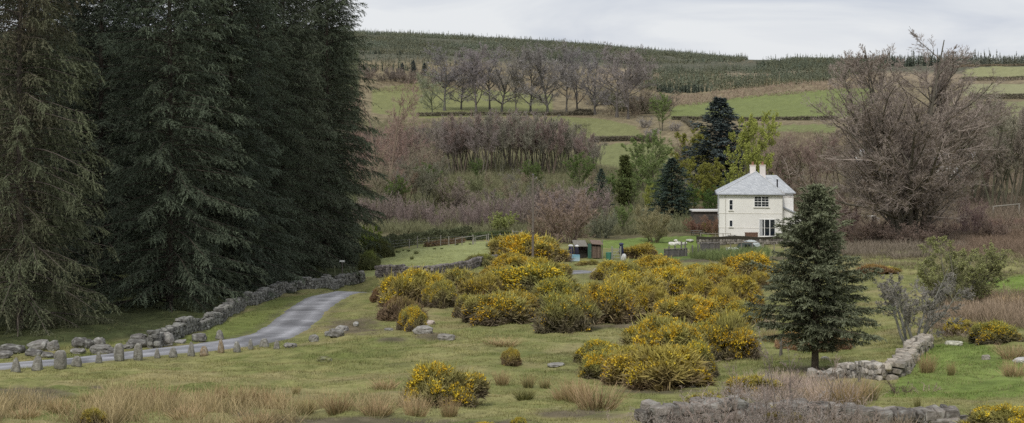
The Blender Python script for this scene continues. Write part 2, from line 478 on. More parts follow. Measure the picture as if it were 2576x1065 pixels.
def sprout(pts, rad, n, t0, t1, ang, angvar, pw=1.0):
    N, P_, _ = pts.shape
    idx = np.repeat(np.arange(N), n)
    t = t0 + (t1 - t0) * rng.random(len(idx)) ** pw
    q = t * (P_ - 1); i = np.minimum(q.astype(int), P_ - 2); f = (q - i)[:, None]
    pos = pts[idx, i] * (1 - f) + pts[idx, i + 1] * f
    tan = norm(pts[idx, i + 1] - pts[idx, i])
    r = rad[idx, i] * (1 - f[:, 0]) + rad[idx, i + 1] * f[:, 0]
    perp = norm(np.cross(tan, rng.normal(size=tan.shape)))
    a = (ang + angvar * rng.normal(size=len(idx)))[:, None]
    return idx, t, pos, norm(np.cos(a) * tan + np.sin(a) * perp), r

def taper(r0, r1, P_):
    k = np.linspace(0, 1, P_)[None]
    return r0[:, None] * (1 - k) + r1[:, None] * k

def deciduous(H_=20, stems=1, r0=.35, lean=.08, levels=None, twig_r=.02, bark=(.13, .11, .09), twig=(.15, .115, .10), leaves=0, leaf_c=(.25, .3, .06), leaf_s=.15, clear=.25, wig=.07, stemlen=(.8, 1.0), spread=.15, env=None):
    """trunk mesh (stems and limbs) and crown mesh (branches, twigs, leaves)"""
    tb, cb = MB(), MB()
    bark = np.array(bark); twig = np.array(twig)
    a = (np.arange(stems) + .5 * rng.random(stems)) * 2 * PI / stems + rng.random()
    st = np.stack([np.cos(a), np.sin(a), np.zeros(stems)], 1) * (spread * rng.random(stems)[:, None]) * (stems > 1)
    st[:, 2] -= .25
    ln_ = lean * (.2 + .8 * rng.random(stems) ** .6) if stems > 4 else lean
    d = norm(np.stack([np.cos(a) * ln_, np.sin(a) * ln_, np.ones(stems)], 1) + .02 * rng.normal(size=(stems, 3)))
    L = H_ * rng.uniform(*stemlen, stems) * (1 - .34 * (np.broadcast_to(ln_, (stems,)) / max(lean, 1e-6)) ** 2 * (stems > 4))
    P0 = 9
    pts = grow(st, d, L, P0, wig * .55, .03)
    rr = r0 * rng.uniform(.7, 1, stems)
    rad = taper(rr, rr * .12, P0); rad[:, 0] *= 1.35
    tb.tubes(pts, rad, bark, 7)
    par = (pts, rad); LL = L
    for k, lv in enumerate(levels):
        idx, t, pos, dr, r = sprout(par[0], par[1], lv['n'], lv.get('t0', clear if k == 0 else .15), lv.get('t1', .98), lv['a'], lv.get('av', .2), lv.get('pw', 1))
        sh = lv['shape'](t) if 'shape' in lv else (1 - .5 * t)
        ln = LL[idx] * lv['l'] * sh * rng.uniform(.65, 1.15, len(idx))
        if env is not None:
            tip = pos + dr * ln[:, None]
            k2 = env(pos, tip); ln = ln * k2
        Pn = lv.get('P', 5)
        p = grow(pos, dr, ln, Pn, lv.get('w', wig * 1.6), lv.get('up', .06))
        rc = np.maximum(np.minimum(r * .65, ln * lv.get('rl', .018)), twig_r)
        rd_ = taper(rc, np.maximum(rc * .25, twig_r * .6), Pn)
        last = k == len(levels) - 1
        if k == 0 and not last:
            tb.tubes(p, rd_, bark * 1.05, 5)
        elif k == 1 and not last and len(p) < 1200:
            cb.tubes(p, rd_, bark * .6 + twig * .4, 3)
        else:
            cc = twig * (.75 + .5 * rng.random((len(p), 1)))
            cb.ribbons(p, rd_, cc)
        par = (p, rd_); LL = ln
    if leaves:
        pts, _ = par
        i = rng.integers(0, len(pts), leaves); j = rng.integers(1, pts.shape[1], leaves)
        pos = pts[i, j] + .5 * leaf_s * rng.normal(size=(leaves, 3))
        dd = norm(rng.normal(size=(leaves, 3)) + np.array([0, 0, -.2]))
        sd = norm(np.cross(dd, rng.normal(size=(leaves, 3))))
        s = leaf_s * rng.uniform(.6, 1.3, leaves)
        g = fbm(pos / max(H_ * .1, .3), 61)[:, None]
        cb.quads(pos, dd, sd, s, s * .7, np.array(leaf_c) * (1 + .35 * g + .25 * (rng.random((leaves, 1)) - .5)))
    pr = Proto(trunk=tb.mesh('trunk', M['bark'], True), crown=cb.mesh('crown', M['twig'] if not leaves else M['leaf']))
    pr.h = H_
    return pr

def conifer(H_=30, R=5, nb=420, prof=.7, h0=.04, droop=.35, rise=.1, nsub=16, sub=.9, nleaf=8, leaf=.36, lw=.06, hang=.5, col=(.06, .08, .055), tip=1.5, tr=.35, bark=(.06, .05, .04), nz=.25, brown=0.0, hmax=.985, rmin=.25, lowcut=0.0):
    tb, cb = MB(), MB()
    P0 = 12
    z = np.linspace(-.4, H_, P0)
    tp = np.stack([.04 * np.sin(z * .4), .04 * np.cos(z * .3), z], 1)[None]
    tb.tubes(tp, taper(np.array([tr]), np.array([.03]), P0), np.array(bark), 8)
    q = (np.arange(nb) + rng.random(nb)) / nb
    h = H_ * (h0 + (hmax - h0) * (1 - (1 - q) ** 1.25))
    az = np.arange(nb) * 2.39996 + rng.normal(size=nb) * .25
    hh = h / H_
    L = R * np.clip(1 - hh, 0, 1) ** prof * rng.uniform(.72, 1.1, nb)
    # uneven outline: whole sectors stand out or sit back
    L *= 1 + nz * fbm(np.stack([np.cos(az) * 1.3, np.sin(az) * 1.3, h / (H_ * .1)], 1), int(rng.integers(1e6)))
    if lowcut: L *= np.clip(.35 + (hh - h0) / lowcut, .35, 1)
    L = np.maximum(L, rmin)
    Pn = 7
    s = np.linspace(0, 1, Pn)[None]
    dr = droop * rng.uniform(.6, 1.4, nb)[:, None] * (1.15 - .8 * hh)[:, None]
    up = rise + .55 * (hh ** 2)
    zz = h[:, None] + L[:, None] * (up[:, None] * s - dr * s ** 2 + .28 * dr * s ** 4)
    rr = L[:, None] * s
    wob = .05 * L[:, None] * np.cumsum(rng.normal(size=(nb, Pn)), 1) / 2.5
    ca, sa = np.cos(az)[:, None], np.sin(az)[:, None]
    bp = np.stack([ca * rr - sa * wob * s, sa * rr + ca * wob * s, zz], -1)
    br = taper(np.maximum(.012 * L, .008), np.full(nb, .006), Pn)
    tb.tubes(bp, br, np.array(bark) * 1.2, 3)
    ns = np.maximum((nsub * L / R * rng.uniform(.8, 1.2, nb)).astype(int), 4)
    idx = np.repeat(np.arange(nb), ns); m = len(idx)
    t = .03 + .97 * rng.random(m) ** .85
    qq = t * (Pn - 1); i = np.minimum(qq.astype(int), Pn - 2); f = (qq - i)[:, None]
    pos = bp[idx, i] * (1 - f) + bp[idx, i + 1] * f
    tan = norm(bp[idx, i + 1] - bp[idx, i])
    lat = norm(np.cross(tan, np.array([0, 0, 1.]))) * np.where(rng.random(m) < .5, -1, 1)[:, None]
    dwn = np.array([0, 0, -1.]) * (hang * rng.uniform(.1, 1.6, m))[:, None]
    d2 = norm(tan * rng.uniform(.5, 1.1, m)[:, None] + lat * rng.uniform(.2, 1.0, m)[:, None] + dwn)
    l2 = sub * (1.15 - .6 * t) * rng.uniform(.5, 1.2, m) * np.clip(L[idx] / (R * .45), .3, 1)
    k = nleaf
    id2 = np.repeat(np.arange(m), k)
    t2 = np.tile((np.arange(k) + .5) / k, m) + rng.normal(size=m * k) * .05
    sag = np.zeros((m * k, 3)); sag[:, 2] = -.35 * hang * l2[id2] * t2 ** 2
    p3 = pos[id2] + d2[id2] * (l2[id2] * t2)[:, None] + sag
    d3 = norm(d2[id2] + .55 * rng.normal(size=(m * k, 3)) + np.array([0, 0, -.35 * hang]))
    sd = norm(np.cross(d3, rng.normal(size=(m * k, 3)) * .6 + np.array([0, 0, 1.])))
    ll = leaf * rng.uniform(.6, 1.25, m * k)
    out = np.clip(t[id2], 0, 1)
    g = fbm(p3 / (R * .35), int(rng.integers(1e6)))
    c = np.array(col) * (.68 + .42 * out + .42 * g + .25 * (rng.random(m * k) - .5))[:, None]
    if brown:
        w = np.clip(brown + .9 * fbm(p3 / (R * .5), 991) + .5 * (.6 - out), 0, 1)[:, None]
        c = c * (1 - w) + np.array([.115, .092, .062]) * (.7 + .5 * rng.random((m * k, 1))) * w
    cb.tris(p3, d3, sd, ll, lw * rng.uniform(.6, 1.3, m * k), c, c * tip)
    return Proto(trunk=tb.mesh('trunk', M['bark'], True), crown=cb.mesh('crown', M['needle']))

_ico = {}
def ico(sub):
    if sub not in _ico:
        bm = bmesh.new(); bmesh.ops.create_icosphere(bm, subdivisions=sub, radius=1)
        _ico[sub] = (np.array([v.co[:] for v in bm.verts]), np.array([[v.index for v in f.verts] for f in bm.faces])); bm.free()
    return _ico[sub]

def rotm(rx, ry, rz):
    return np.array(Matrix.Rotation(rz, 3, 'Z') @ Matrix.Rotation(ry, 3, 'Y') @ Matrix.Rotation(rx, 3, 'X'))

def rock(b, cen, size, sub=2, box=.6, rough=.22, rot=None, c=(.27, .26, .24), lichen=.35, up=True):
    v, f = ico(sub)
    w = np.sign(v) * np.abs(v) ** box
    w = w / np.abs(w).max(0)
    sd = int(rng.integers(1e6))
    w = w * (1 + rough * fbm(v * 1.3, sd, 2)[:, None] + rough * .9 * fbm(v * 3.3, sd + 5, 3)[:, None])
    if rot is None: rot = (rng.normal() * .12, rng.normal() * .12, rng.random() * 6.28)
    w = (w * (np.array(size) / 2)) @ rotm(*rot).T
    col = np.array(c) * rng.uniform(.5, 1.4)
    nn = fbm(v * 2.2, sd + 9, 3)
    cc = col * (1 + .3 * nn[:, None])
    L = np.clip((fbm(v * 3.0, sd + 20, 2) - .12) * 4, 0, 1)[:, None] * lichen * .8
    cc = cc * (1 - L) + np.array([.46, .46, .42]) * L
    if up:
        mo = np.clip((-w[:, 2] / (size[2] * .5)) - .45 + .4 * nn, 0, 1)[:, None] * .55
        cc = cc * (1 - mo) + np.array([.09, .11, .035]) * mo
    b.add(w + np.array(cen), f, cc)

def gorse_proto(seed, W=1.5, Hh=1.6, n=9000, nf=2600, lumps=9, dead=.35, spike=.2):
    """mound of spiny shoots: foliage and blossom"""
    r = np.random.default_rng(seed)
    fb, bb = MB(), MB()
    cs = [(r.uniform(-.2, .2) * W, r.uniform(-.2, .2) * W, Hh * .30, W * .60, Hh * .55)]
    for k in range(lumps):
        a = k * 2.4 + r.random(); q = W * (.25 + .5 * (k + r.random()) / lumps)
        zt = Hh * (1.0 - .55 * (q / W) ** 1.6) * r.uniform(.62, 1.02)
        rz = Hh * r.uniform(.22, .36); rr = W * r.uniform(.22, .36)
        cs.append((q * math.cos(a), q * math.sin(a), max(zt - rz, rz * .3), rr, rz))
    for k in range(7):
        a = k * .9 + r.random(); q = W * r.uniform(.6, .85)
        cs.append((q * math.cos(a), q * math.sin(a), Hh * .08, W * r.uniform(.2, .3), Hh * r.uniform(.2, .34)))
    cs = np.array(cs)
    # dense dead interior
    v, f = ico(3)
    for (x, y, z, rr, rz) in cs:
        w = v * np.array([rr, rr, rz]) * .78 * (1 + .25 * fbm(v * 2, seed, 3)[:, None]) + np.array([x, y, z])
        w[:, 2] = np.maximum(w[:, 2], -.1)
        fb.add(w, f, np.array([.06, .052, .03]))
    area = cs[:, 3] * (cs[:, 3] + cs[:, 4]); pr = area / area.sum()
    def sample(N):
        k = r.choice(len(cs), N, p=pr)
        d = norm(r.normal(size=(N, 3))); d[:, 2] = np.abs(d[:, 2]) * np.where(r.random(N) < .22, -.6, 1)
        rad = np.stack([cs[k, 3], cs[k, 3], cs[k, 4]], 1)
        lump = 1 + .30 * fbm(d * 3.6 + k[:, None] * 5.1, seed + 3, 3)
        p = cs[k, :3] + d * rad * (lump * r.uniform(.82, 1.06, N))[:, None]
        # drop what is buried
        q = (p[:, None, :] - cs[None, :, :3]) / np.stack([cs[:, 3], cs[:, 3], cs[:, 4]], 1)[None]
        deep = (np.sum(q * q, -1) < .62).sum(1) > 0
        ok = ~deep & (p[:, 2] > -.05)
        nrm = norm(d / rad)
        return p[ok], nrm[ok]
    p, nr = sample(n * 2); p, nr = p[:n], nr[:n]
    N = len(p)
    d = norm(nr * .8 + .55 * r.normal(size=(N, 3)) + np.array([0, 0, .45]))
    sd = norm(np.cross(d, r.normal(size=(N, 3))))
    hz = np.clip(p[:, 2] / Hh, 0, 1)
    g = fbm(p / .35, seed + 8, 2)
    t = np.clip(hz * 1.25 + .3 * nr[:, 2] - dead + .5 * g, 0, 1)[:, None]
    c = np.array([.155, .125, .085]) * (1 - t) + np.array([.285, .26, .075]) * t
    c = c * (.7 + .6 * r.random((N, 1)))
    lg = np.where(r.random(N) < .10, r.uniform(1.3, 2.4, N), 1)
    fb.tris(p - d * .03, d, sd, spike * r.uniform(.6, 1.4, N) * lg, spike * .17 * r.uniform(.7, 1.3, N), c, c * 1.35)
    p, nr = sample(nf * 5)
    g = fbm(p / .6, seed + 15, 3); hz = p[:, 2] / Hh
    w = .55 * nr[:, 2] + .7 * hz + 1.9 * g + .15 * r.normal(size=len(p))
    o = np.argsort(-w)[:nf]; p, nr = p[o], nr[o]; N = len(p)
    p = p + nr * r.uniform(.02, .12, N)[:, None]
    d = norm(nr + .8 * r.normal(size=(N, 3))); sd = norm(np.cross(d, r.normal(size=(N, 3))))
    warm = np.clip(.5 + fbm(p / .5, seed + 44, 2) + .4 * (r.random(N) - .5), 0, 1)[:, None]
    c = (np.array([.84, .63, .06]) * (1 - warm) + np.array([.80, .53, .05]) * warm) * (.65 + .5 * r.random((N, 1)))
    bb.quads(p, d, sd, .075 * r.uniform(.6, 1.4, N), .055 * r.uniform(.6, 1.4, N), c)
    return Proto(foliage=fb.mesh('foliage', M['gorse']), blossom=bb.mesh('blossom', M['flower']))

def rush_mesh(n=260, h=.85, r=.22, lean=.35, green=.45, w=.006, seed=0, tan=(.40, .30, .19), grn=(.14, .155, .06)):
    b = MB()
    a = rng.random(n) * 6.28; q = r * np.sqrt(rng.random(n))
    st = np.stack([q * np.cos(a), q * np.sin(a), np.full(n, -.06)], 1)
    d = norm(np.stack([np.cos(a), np.sin(a), np.zeros(n)], 1) * (lean * (q / r) * rng.uniform(.4, 1.4, n))[:, None] + np.array([0, 0, 1.]) + .10 * rng.normal(size=(n, 3)))
    L = h * rng.uniform(.45, 1.12, n)
    pts = grow(st, d, L, 5, .07, -.025)
    rad = taper(np.full(n, w), np.full(n, w * .35), 5)
    k = np.linspace(0, 1, 5)[None, :, None]
    gr = np.clip(green + .35 * rng.normal(size=(n, 1, 1)), 0, 1)
    t = np.clip(k * 1.2 + (1 - gr) - .4, 0, 1)
    c = np.array(grn) * (1 - t) + np.array(tan) * t
    c = c * (.65 + .6 * rng.random((n, 1, 1)))
    b.ribbons(pts, rad, c)
    return b.mesh('rush_tuft', M['rush'])

# ================================================================== CAMERA, LIGHT, SKY
cam = bpy.data.objects.new('camera', bpy.data.cameras.new('camera')); COL.objects.link(cam)
cam.location = (0, 0, 0); cam.rotation_euler = (PI / 2, 0, 0)
cam.data.sensor_width = 36; cam.data.lens = 36 * F / 2576
cam.data.shift_y = -(532.5 - VH) / 2576
cam.data.clip_start = .5; cam.data.clip_end = 20000
scn.camera = cam

SUN_EL, SUN_AZ = math.radians(50), math.radians(198)     # behind the viewer
sun = bpy.data.objects.new('sun', bpy.data.lights.new('sun', 'SUN')); COL.objects.link(sun)
sun.data.energy = 2.0; sun.data.angle = math.radians(11); sun.data.color = (1, .965, .90)
sd_ = Vector((math.sin(SUN_AZ) * math.cos(SUN_EL), math.cos(SUN_AZ) * math.cos(SUN_EL), math.sin(SUN_EL)))
sun.rotation_euler = sd_.to_track_quat('Z', 'Y').to_euler(); sun.location = (0, -20, 60)

world = bpy.data.worlds.new('World'); scn.world = world; world.use_nodes = True
nt = world.node_tree; N = nt.nodes; L = nt.links
bg = N['Background']; bg.inputs['Strength'].default_value = .1
sky = N.new('ShaderNodeTexSky'); sky.sky_type = 'NISHITA'; sky.sun_disc = False
sky.sun_elevation = SUN_EL; sky.sun_rotation = SUN_AZ; sky.air_density = 1.2; sky.dust_density = 3
tc = N.new('ShaderNodeTexCoord')
mp = N.new('ShaderNodeMapping'); mp.inputs['Scale'].default_value = (1.3, 1.3, 5.5); mp.inputs['Location'].default_value = (.3, .2, .1)
L.new(tc.outputs['Generated'], mp.inputs['Vector'])
n1 = N.new('ShaderNodeTexNoise'); n1.inputs['Scale'].default_value = 4.2; n1.inputs['Detail'].default_value = 7; n1.inputs['Roughness'].default_value = .52
n1.inputs['Distortion'].default_value = .5
L.new(mp.outputs[0], n1.inputs['Vector'])
cr = N.new('ShaderNodeValToRGB'); cr.color_ramp.elements[0].position = .38; cr.color_ramp.elements[1].position = .60
cr.color_ramp.elements[0].color = (6.3, 6.7, 7.5, 1); cr.color_ramp.elements[1].color = (8.3, 8.5, 8.75, 1)
L.new(n1.outputs['Fac'], cr.inputs['Fac'])
mx = N.new('ShaderNodeMix'); mx.data_type = 'RGBA'; mx.inputs[0].default_value = .93
L.new(sky.outputs[0], mx.inputs[6]); L.new(cr.outputs[0], mx.inputs[7]); L.new(mx.outputs[2], bg.inputs['Color'])

scn.view_settings.view_transform = 'Standard'; scn.view_settings.look = 'None'; scn.view_settings.exposure = 0
scn.cycles.max_bounces = 5; scn.cycles.diffuse_bounces = 3; scn.cycles.glossy_bounces = 2; scn.cycles.transmission_bounces = 2
scn.cycles.use_denoising = False

# ================================================================== CONIFERS BESIDE THE LANE
SP = [
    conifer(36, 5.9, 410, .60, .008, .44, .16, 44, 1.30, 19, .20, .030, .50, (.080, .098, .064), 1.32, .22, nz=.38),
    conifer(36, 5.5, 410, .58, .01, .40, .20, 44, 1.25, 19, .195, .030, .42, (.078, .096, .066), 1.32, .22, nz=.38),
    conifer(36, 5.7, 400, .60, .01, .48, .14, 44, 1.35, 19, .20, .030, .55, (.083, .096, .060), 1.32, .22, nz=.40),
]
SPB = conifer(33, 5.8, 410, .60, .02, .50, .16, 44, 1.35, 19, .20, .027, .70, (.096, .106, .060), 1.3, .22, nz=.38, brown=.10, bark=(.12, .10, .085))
spruces = [
    ('tall spruce with drooping olive and brown twigs, behind the ruined wall stones', 50, 80, SPB, 1.0, (1, 1, 1)),
    ('dark spruce standing behind the start of the dry stone wall, next to the brownish one', 428, 91, SP[0], 1.0, (1, 1, 1)),
    ('dark spruce in the middle of the row beside the lane', 582, 104, SP[1], 1.0, (1, 1, 1)),
    ('grey-green spruce above the straight part of the roadside wall', 712, 122, SP[2], 1.0, (1.05, 1.05, 1.1)),
    ('last spruce of the row, its outline against the sky and the bare wood', 824, 136, SP[0], 1.06, (1.05, 1.03, 1.0)),
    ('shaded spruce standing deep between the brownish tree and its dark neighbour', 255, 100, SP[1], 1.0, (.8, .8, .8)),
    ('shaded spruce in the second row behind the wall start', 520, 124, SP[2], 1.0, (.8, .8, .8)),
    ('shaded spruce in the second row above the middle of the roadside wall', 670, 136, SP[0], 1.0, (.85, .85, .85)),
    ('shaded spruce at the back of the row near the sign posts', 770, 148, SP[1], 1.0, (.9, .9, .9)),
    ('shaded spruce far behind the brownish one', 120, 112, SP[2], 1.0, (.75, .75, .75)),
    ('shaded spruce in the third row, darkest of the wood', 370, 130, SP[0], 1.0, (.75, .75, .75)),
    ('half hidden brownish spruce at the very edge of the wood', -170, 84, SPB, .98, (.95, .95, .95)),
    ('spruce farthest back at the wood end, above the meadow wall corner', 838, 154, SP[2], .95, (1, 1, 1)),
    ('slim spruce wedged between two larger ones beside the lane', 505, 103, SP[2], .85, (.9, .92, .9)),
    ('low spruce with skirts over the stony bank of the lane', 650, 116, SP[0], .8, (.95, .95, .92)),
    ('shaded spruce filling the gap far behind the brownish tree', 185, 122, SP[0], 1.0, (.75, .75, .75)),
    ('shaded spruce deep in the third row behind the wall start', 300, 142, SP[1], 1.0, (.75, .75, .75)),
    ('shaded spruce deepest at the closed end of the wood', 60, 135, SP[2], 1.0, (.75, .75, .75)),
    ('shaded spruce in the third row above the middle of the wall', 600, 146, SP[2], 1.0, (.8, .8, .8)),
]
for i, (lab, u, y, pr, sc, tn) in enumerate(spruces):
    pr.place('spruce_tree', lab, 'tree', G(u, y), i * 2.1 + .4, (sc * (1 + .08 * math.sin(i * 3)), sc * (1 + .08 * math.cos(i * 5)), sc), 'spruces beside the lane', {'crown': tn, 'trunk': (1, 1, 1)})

# ================================================================== YOUNG SPRUCE IN THE PASTURE
ys = conifer(7.0, 2.8, 260, .66, .12, .20, .20, 52, .62, 15, .14, .023, .25, (.13, .142, .085), 1.5, .15, nz=.85, bark=(.10, .08, .06), rmin=.12, lowcut=.14)
ys.place('young_spruce', 'young spruce with bare lower trunk standing alone in the pasture before the white house', 'tree', P(2052, 936), .6)

# ================================================================== BARE TREES
flat = lambda t: 1 - .35 * t
oval = lambda t: .45 + .9 * np.sqrt(np.clip(1 - (t - .45) ** 2 / .32, 0, 1)) * (1 - .35 * t)
BEECH = [deciduous(20, 1, .42, 0, [dict(n=20, a=.88, av=.22, l=.50, shape=oval, up=.09, P=7, t0=.14, w=.12), dict(n=12, a=.7, l=.42, up=.05), dict(n=10, a=.65, l=.45, up=.03), dict(n=8, a=.6, l=.6, P=3)],
                   .021, (.14, .13, .115), (.345, .32, .305), stemlen=(.80, .86)) for _ in range(3)]
STEMS = [deciduous(12.5, 4, .19, .20, [dict(n=15, a=.6, av=.15, l=.38, up=.10, t0=.38), dict(n=10, a=.6, l=.5, up=.06), dict(n=9, a=.55, l=.55, P=3), dict(n=3, a=.6, l=.6, P=3)],
                   .014, (.13, .12, .092), (.325, .29, .255), spread=1.0) for _ in range(3)]
THICK = [deciduous(6.2, 14, .05, .30, [dict(n=11, a=.5, av=.15, l=.42, up=.07, t0=.12), dict(n=8, a=.5, l=.5, up=.05, P=4), dict(n=7, a=.5, l=.6, P=3)],
                   .0115, (.21, .185, .165), (.33, .28, .255), spread=1.6) for _ in range(4)]
DOME = [deciduous(5.5, 11, .08, .62, [dict(n=12, a=.65, av=.22, l=.48, up=.10, t0=.08), dict(n=9, a=.6, l=.5, up=.08, P=4), dict(n=8, a=.55, l=.55, P=3), dict(n=2, a=.6, l=.7, P=3)],
                  .0105, (.19, .17, .145), (.325, .29, .24), spread=1.0) for _ in range(2)]
SPREAD = [deciduous(17, 2, .42, .28, [dict(n=15, a=.95, av=.25, l=.56, shape=flat, up=.07, P=8, w=.16, t0=.12), dict(n=12, a=.75, l=.42, up=.06, w=.14), dict(n=10, a=.65, l=.45, up=.04), dict(n=8, a=.6, l=.5, P=3)],
                    .014, (.21, .195, .155), (.32, .275, .24), spread=.5) for _ in range(2)]

def egg(pos, tip):
    """keeps the crown inside a broad rounded dome"""
    R = np.interp(tip[:, 2], [0, 2, 5, 9, 13, 17, 20.5, 23, 25, 27], [6, 9, 11.8, 13, 12.6, 10.8, 8.4, 5.8, 3.0, .3])
    r = np.linalg.norm(tip[:, :2], axis=1)
    return np.clip(R / np.maximum(r, .1), .22, 1) * np.where(tip[:, 2] > 25.6, .5, 1)
big = deciduous(24.5, 10, .45, .50, [dict(n=21, rl=.017, a=.66, av=.22, l=.50, shape=lambda t: 1.15 - .70 * t, up=.035, P=8, w=.09, t0=.05), dict(n=14, a=.62, l=.44, up=.05, w=.10), dict(n=10, a=.6, l=.46, up=.03), dict(n=7, a=.55, l=.62, P=3)],
                .0122, (.135, .12, .095), (.325, .272, .235), spread=.9, stemlen=(.92, 1.06), env=egg)
p = G(2283, 163)
big.place('bare_tree', 'huge bare spreading tree with brown twigs, tallest deciduous tree, behind the green bush', 'tree', p, 2.2, (1.2, 1.15, .95))
for du, y, sc, lab in ((2215, 166, (.8, .8, .72), 'bare bushy tree at the foot of the huge bare tree, on the house side'), (2365, 160, (.8, .8, .72), 'bare bushy tree at the foot of the huge bare tree, above the green bush'),
                       (2120, 172, (1, 1, .95), 'reddish bare shrub between the young spruce top and the huge bare tree'), (2440, 175, (1, 1, .9), 'reddish bare shrub under the outer boughs of the huge bare tree'),
                       (2255, 158, (.9, .9, .62), 'low twiggy shrub hiding the trunk base of the huge bare tree'), (2320, 157, (.85, .85, .55), 'second low twiggy shrub at the trunk base, nearer the green bush'), (2165, 163, (.9, .9, .7), 'low bare shrub past the young spruce top, before the huge bare tree'), (2500, 168, (.9, .9, .6), 'low bare shrub behind the green bush on its outer side')):
    (DOME if sc[0] < 1 else THICK)[0].place('bare_shrub', lab, 'shrub', G(du, y), du, sc, 'bare shrubs around the huge bare tree', (1.0, .85, .85))

row = [(1088,290,192,'young green-stemmed tree at the near end of the hilltop beech row',(1.0,1.15,.8),.9), (1118,279,142,'first tall beech of the hillside row, beside the green-stemmed young tree',(1,1,1.05),1),
       (1198,283,140,'beech with a purplish foot, second tall one of the hillside row',(1.05,1,1.05),1), (1262,282,138,'beech with a clean single trunk against the bright strip of grass',(1,1,1),1),
       (1298,286,150,'slim pale-trunked beech squeezed between two stout ones in the row',(1.1,1.1,1),.62), (1334,283,143,'beech with a short straight trunk, next after the slim pale one',(1,1,1),.95),
       (1378,288,134,'stout beech with the highest crown in the hillside row',(1.05,1.05,1.05),1.05), (1425,286,138,'thin beech beside the stoutest one, over the dark wall',(1.05,1.05,1.05),.7),
       (1452,281,142,'beech standing behind the dark heap of the hillside wall',(1,1,1.05),.8), (1496,289,146,'beech leaning over the wall end with low spreading boughs',(.97,.97,1),1),
       (1552,296,143,'twin-stemmed looking beech near the farther end of the row',(1.05,1.02,1.02),1.05), (1580,300,150,'last beech of the hillside row, above the grey blackthorns',(1.05,1,1),1),
       (1160,276,150,'beech set back behind the first gap of the row',(1.05,1.05,1.1),.85), (1232,276,150,'beech set back behind the second gap of the row',(1.05,1.05,1.1),.85)]
for i, (u, vb, vt, lab, tn, wd) in enumerate(row):
    p = P(u, vb, 300); h = (vb - vt) / F * p[1] * 1.1
    BEECH[i % 3].place('beech_tree', lab, 'tree', p, i * 1.3, (h / 20 * wd * 1.3, h / 20 * wd * 1.3, h / 18.6), 'bare beeches in the hillside row', tuple(.88 * q for q in tn))

r0_ = random.Random(9)
mid = [(1135,318,300),(1160,296,300),(1186,305,306),(1210,300,298),(1236,296,306),(1258,302,300),(1285,298,310),(1312,300,302),(1340,303,298),(1362,300,306),(1385,306,300),(1408,315,304),(1440,335,310),(1470,345,300),(1500,372,296),(1065,330,320),(1030,345,310),(1095,320,330)]
for i, (u, vt, y) in enumerate(mid):
    p = G(u, y); vb = VH - F * p[2] / y; h = (vb - vt + 16) / F * y
    STEMS[i % 3].place('bare_tree', 'slender bare tree with several upright grey stems below the hillside field', 'tree', p, i * 1.7, (h / 12.5 * .95, h / 12.5 * .95, h / 12.5), 'slender bare trees below the hillside field',
                       [(1, .95, 1.0), (1.05, .9, .92), (.95, 1, .9)][i % 3])
for i in range(22):
    u = 1110 + i * 18 + r0_.uniform(-9, 9); y = 318 + r0_.uniform(-14, 22); vt = 302 + r0_.uniform(-8, 14) + max(0, u - 1380) * .35
    p = G(u, y); h = ((VH - F * p[2] / y) - vt) / F * y
    STEMS[i % 3].place('bare_tree', 'slender bare tree with several upright grey stems below the hillside field', 'tree', p, i * 2.1, (h / 12.5, h / 12.5, h / 12.5), 'slender bare trees below the hillside field', [(1, .95, .98), (.95, .93, .9), (.95, 1, .88)][i % 3])
for i in range(16):
    u = 905 + i * 15 + r0_.uniform(-8, 8); y = 300 + r0_.uniform(-30, 60); vt = 325 + r0_.uniform(-18, 30)
    p = G(u, y); h = ((VH - F * p[2] / y) - vt) / F * y
    (SPREAD + DOME)[i % 4].place('bare_tree', 'brownish bare tree in the wood between the spruces and the slender stems', 'tree', p, i * 2.1, (h / (SPREAD + DOME)[i % 4].h,) * 3, 'brownish bare trees beside the spruces', [(1, .92, .9), (.9, .95, .75), (1.02, .95, .85)][i % 3])
sprd = [(965,225,240,'bare tree with reddish twigs and crooked spreading boughs beside the last spruce',(1.1,.9,.85)), (1010,262,335,'reddish bare tree behind the crooked one, under the hill field',(1.1,.9,.9)), (925,232,420,'bare tree glimpsed past the spruce edge, higher on the slope',(1.05,.95,.95)),
        (955,205,175,'low crooked bare tree right beside the spruce wood edge',(1,1,.8)), (1055,250,370,'broad olive-grey bare tree in the middle of the brushwood',(1,1,.85))]
for i, (u, y, vt, lab, tn) in enumerate(sprd):
    vt = {965: 238, 1010: 300, 925: 300, 955: 400, 1055: 368}[u]
    p = G(u, y); vb = VH - F * p[2] / y; h = (vb - vt) / F * y
    SPREAD[i % 2].place('bare_tree', lab, 'tree', p, i * 2 + .5, (h / 17 * .9, h / 17 * .9, h / 16.2), 'crooked bare trees on the brushy slope', tn)

# brushwood on the slope, tier after tier
def brush(protos, base_h, spots, name, label, group, tints, wid=1.0):
    for i, (u, y, vt) in enumerate(spots):
        p = G(u, y); vb = VH - F * p[2] / y; h = max((vb - vt) / F * y, 1.2)
        pr = protos[i % len(protos)]
        w = h / pr.h * wid * random.uniform(.85, 1.25)
        pr.place(name, label, 'tree' if 'tree' in name else 'shrub', p, random.random() * 6, (w, w, h / pr.h), group, tints[i % len(tints)])

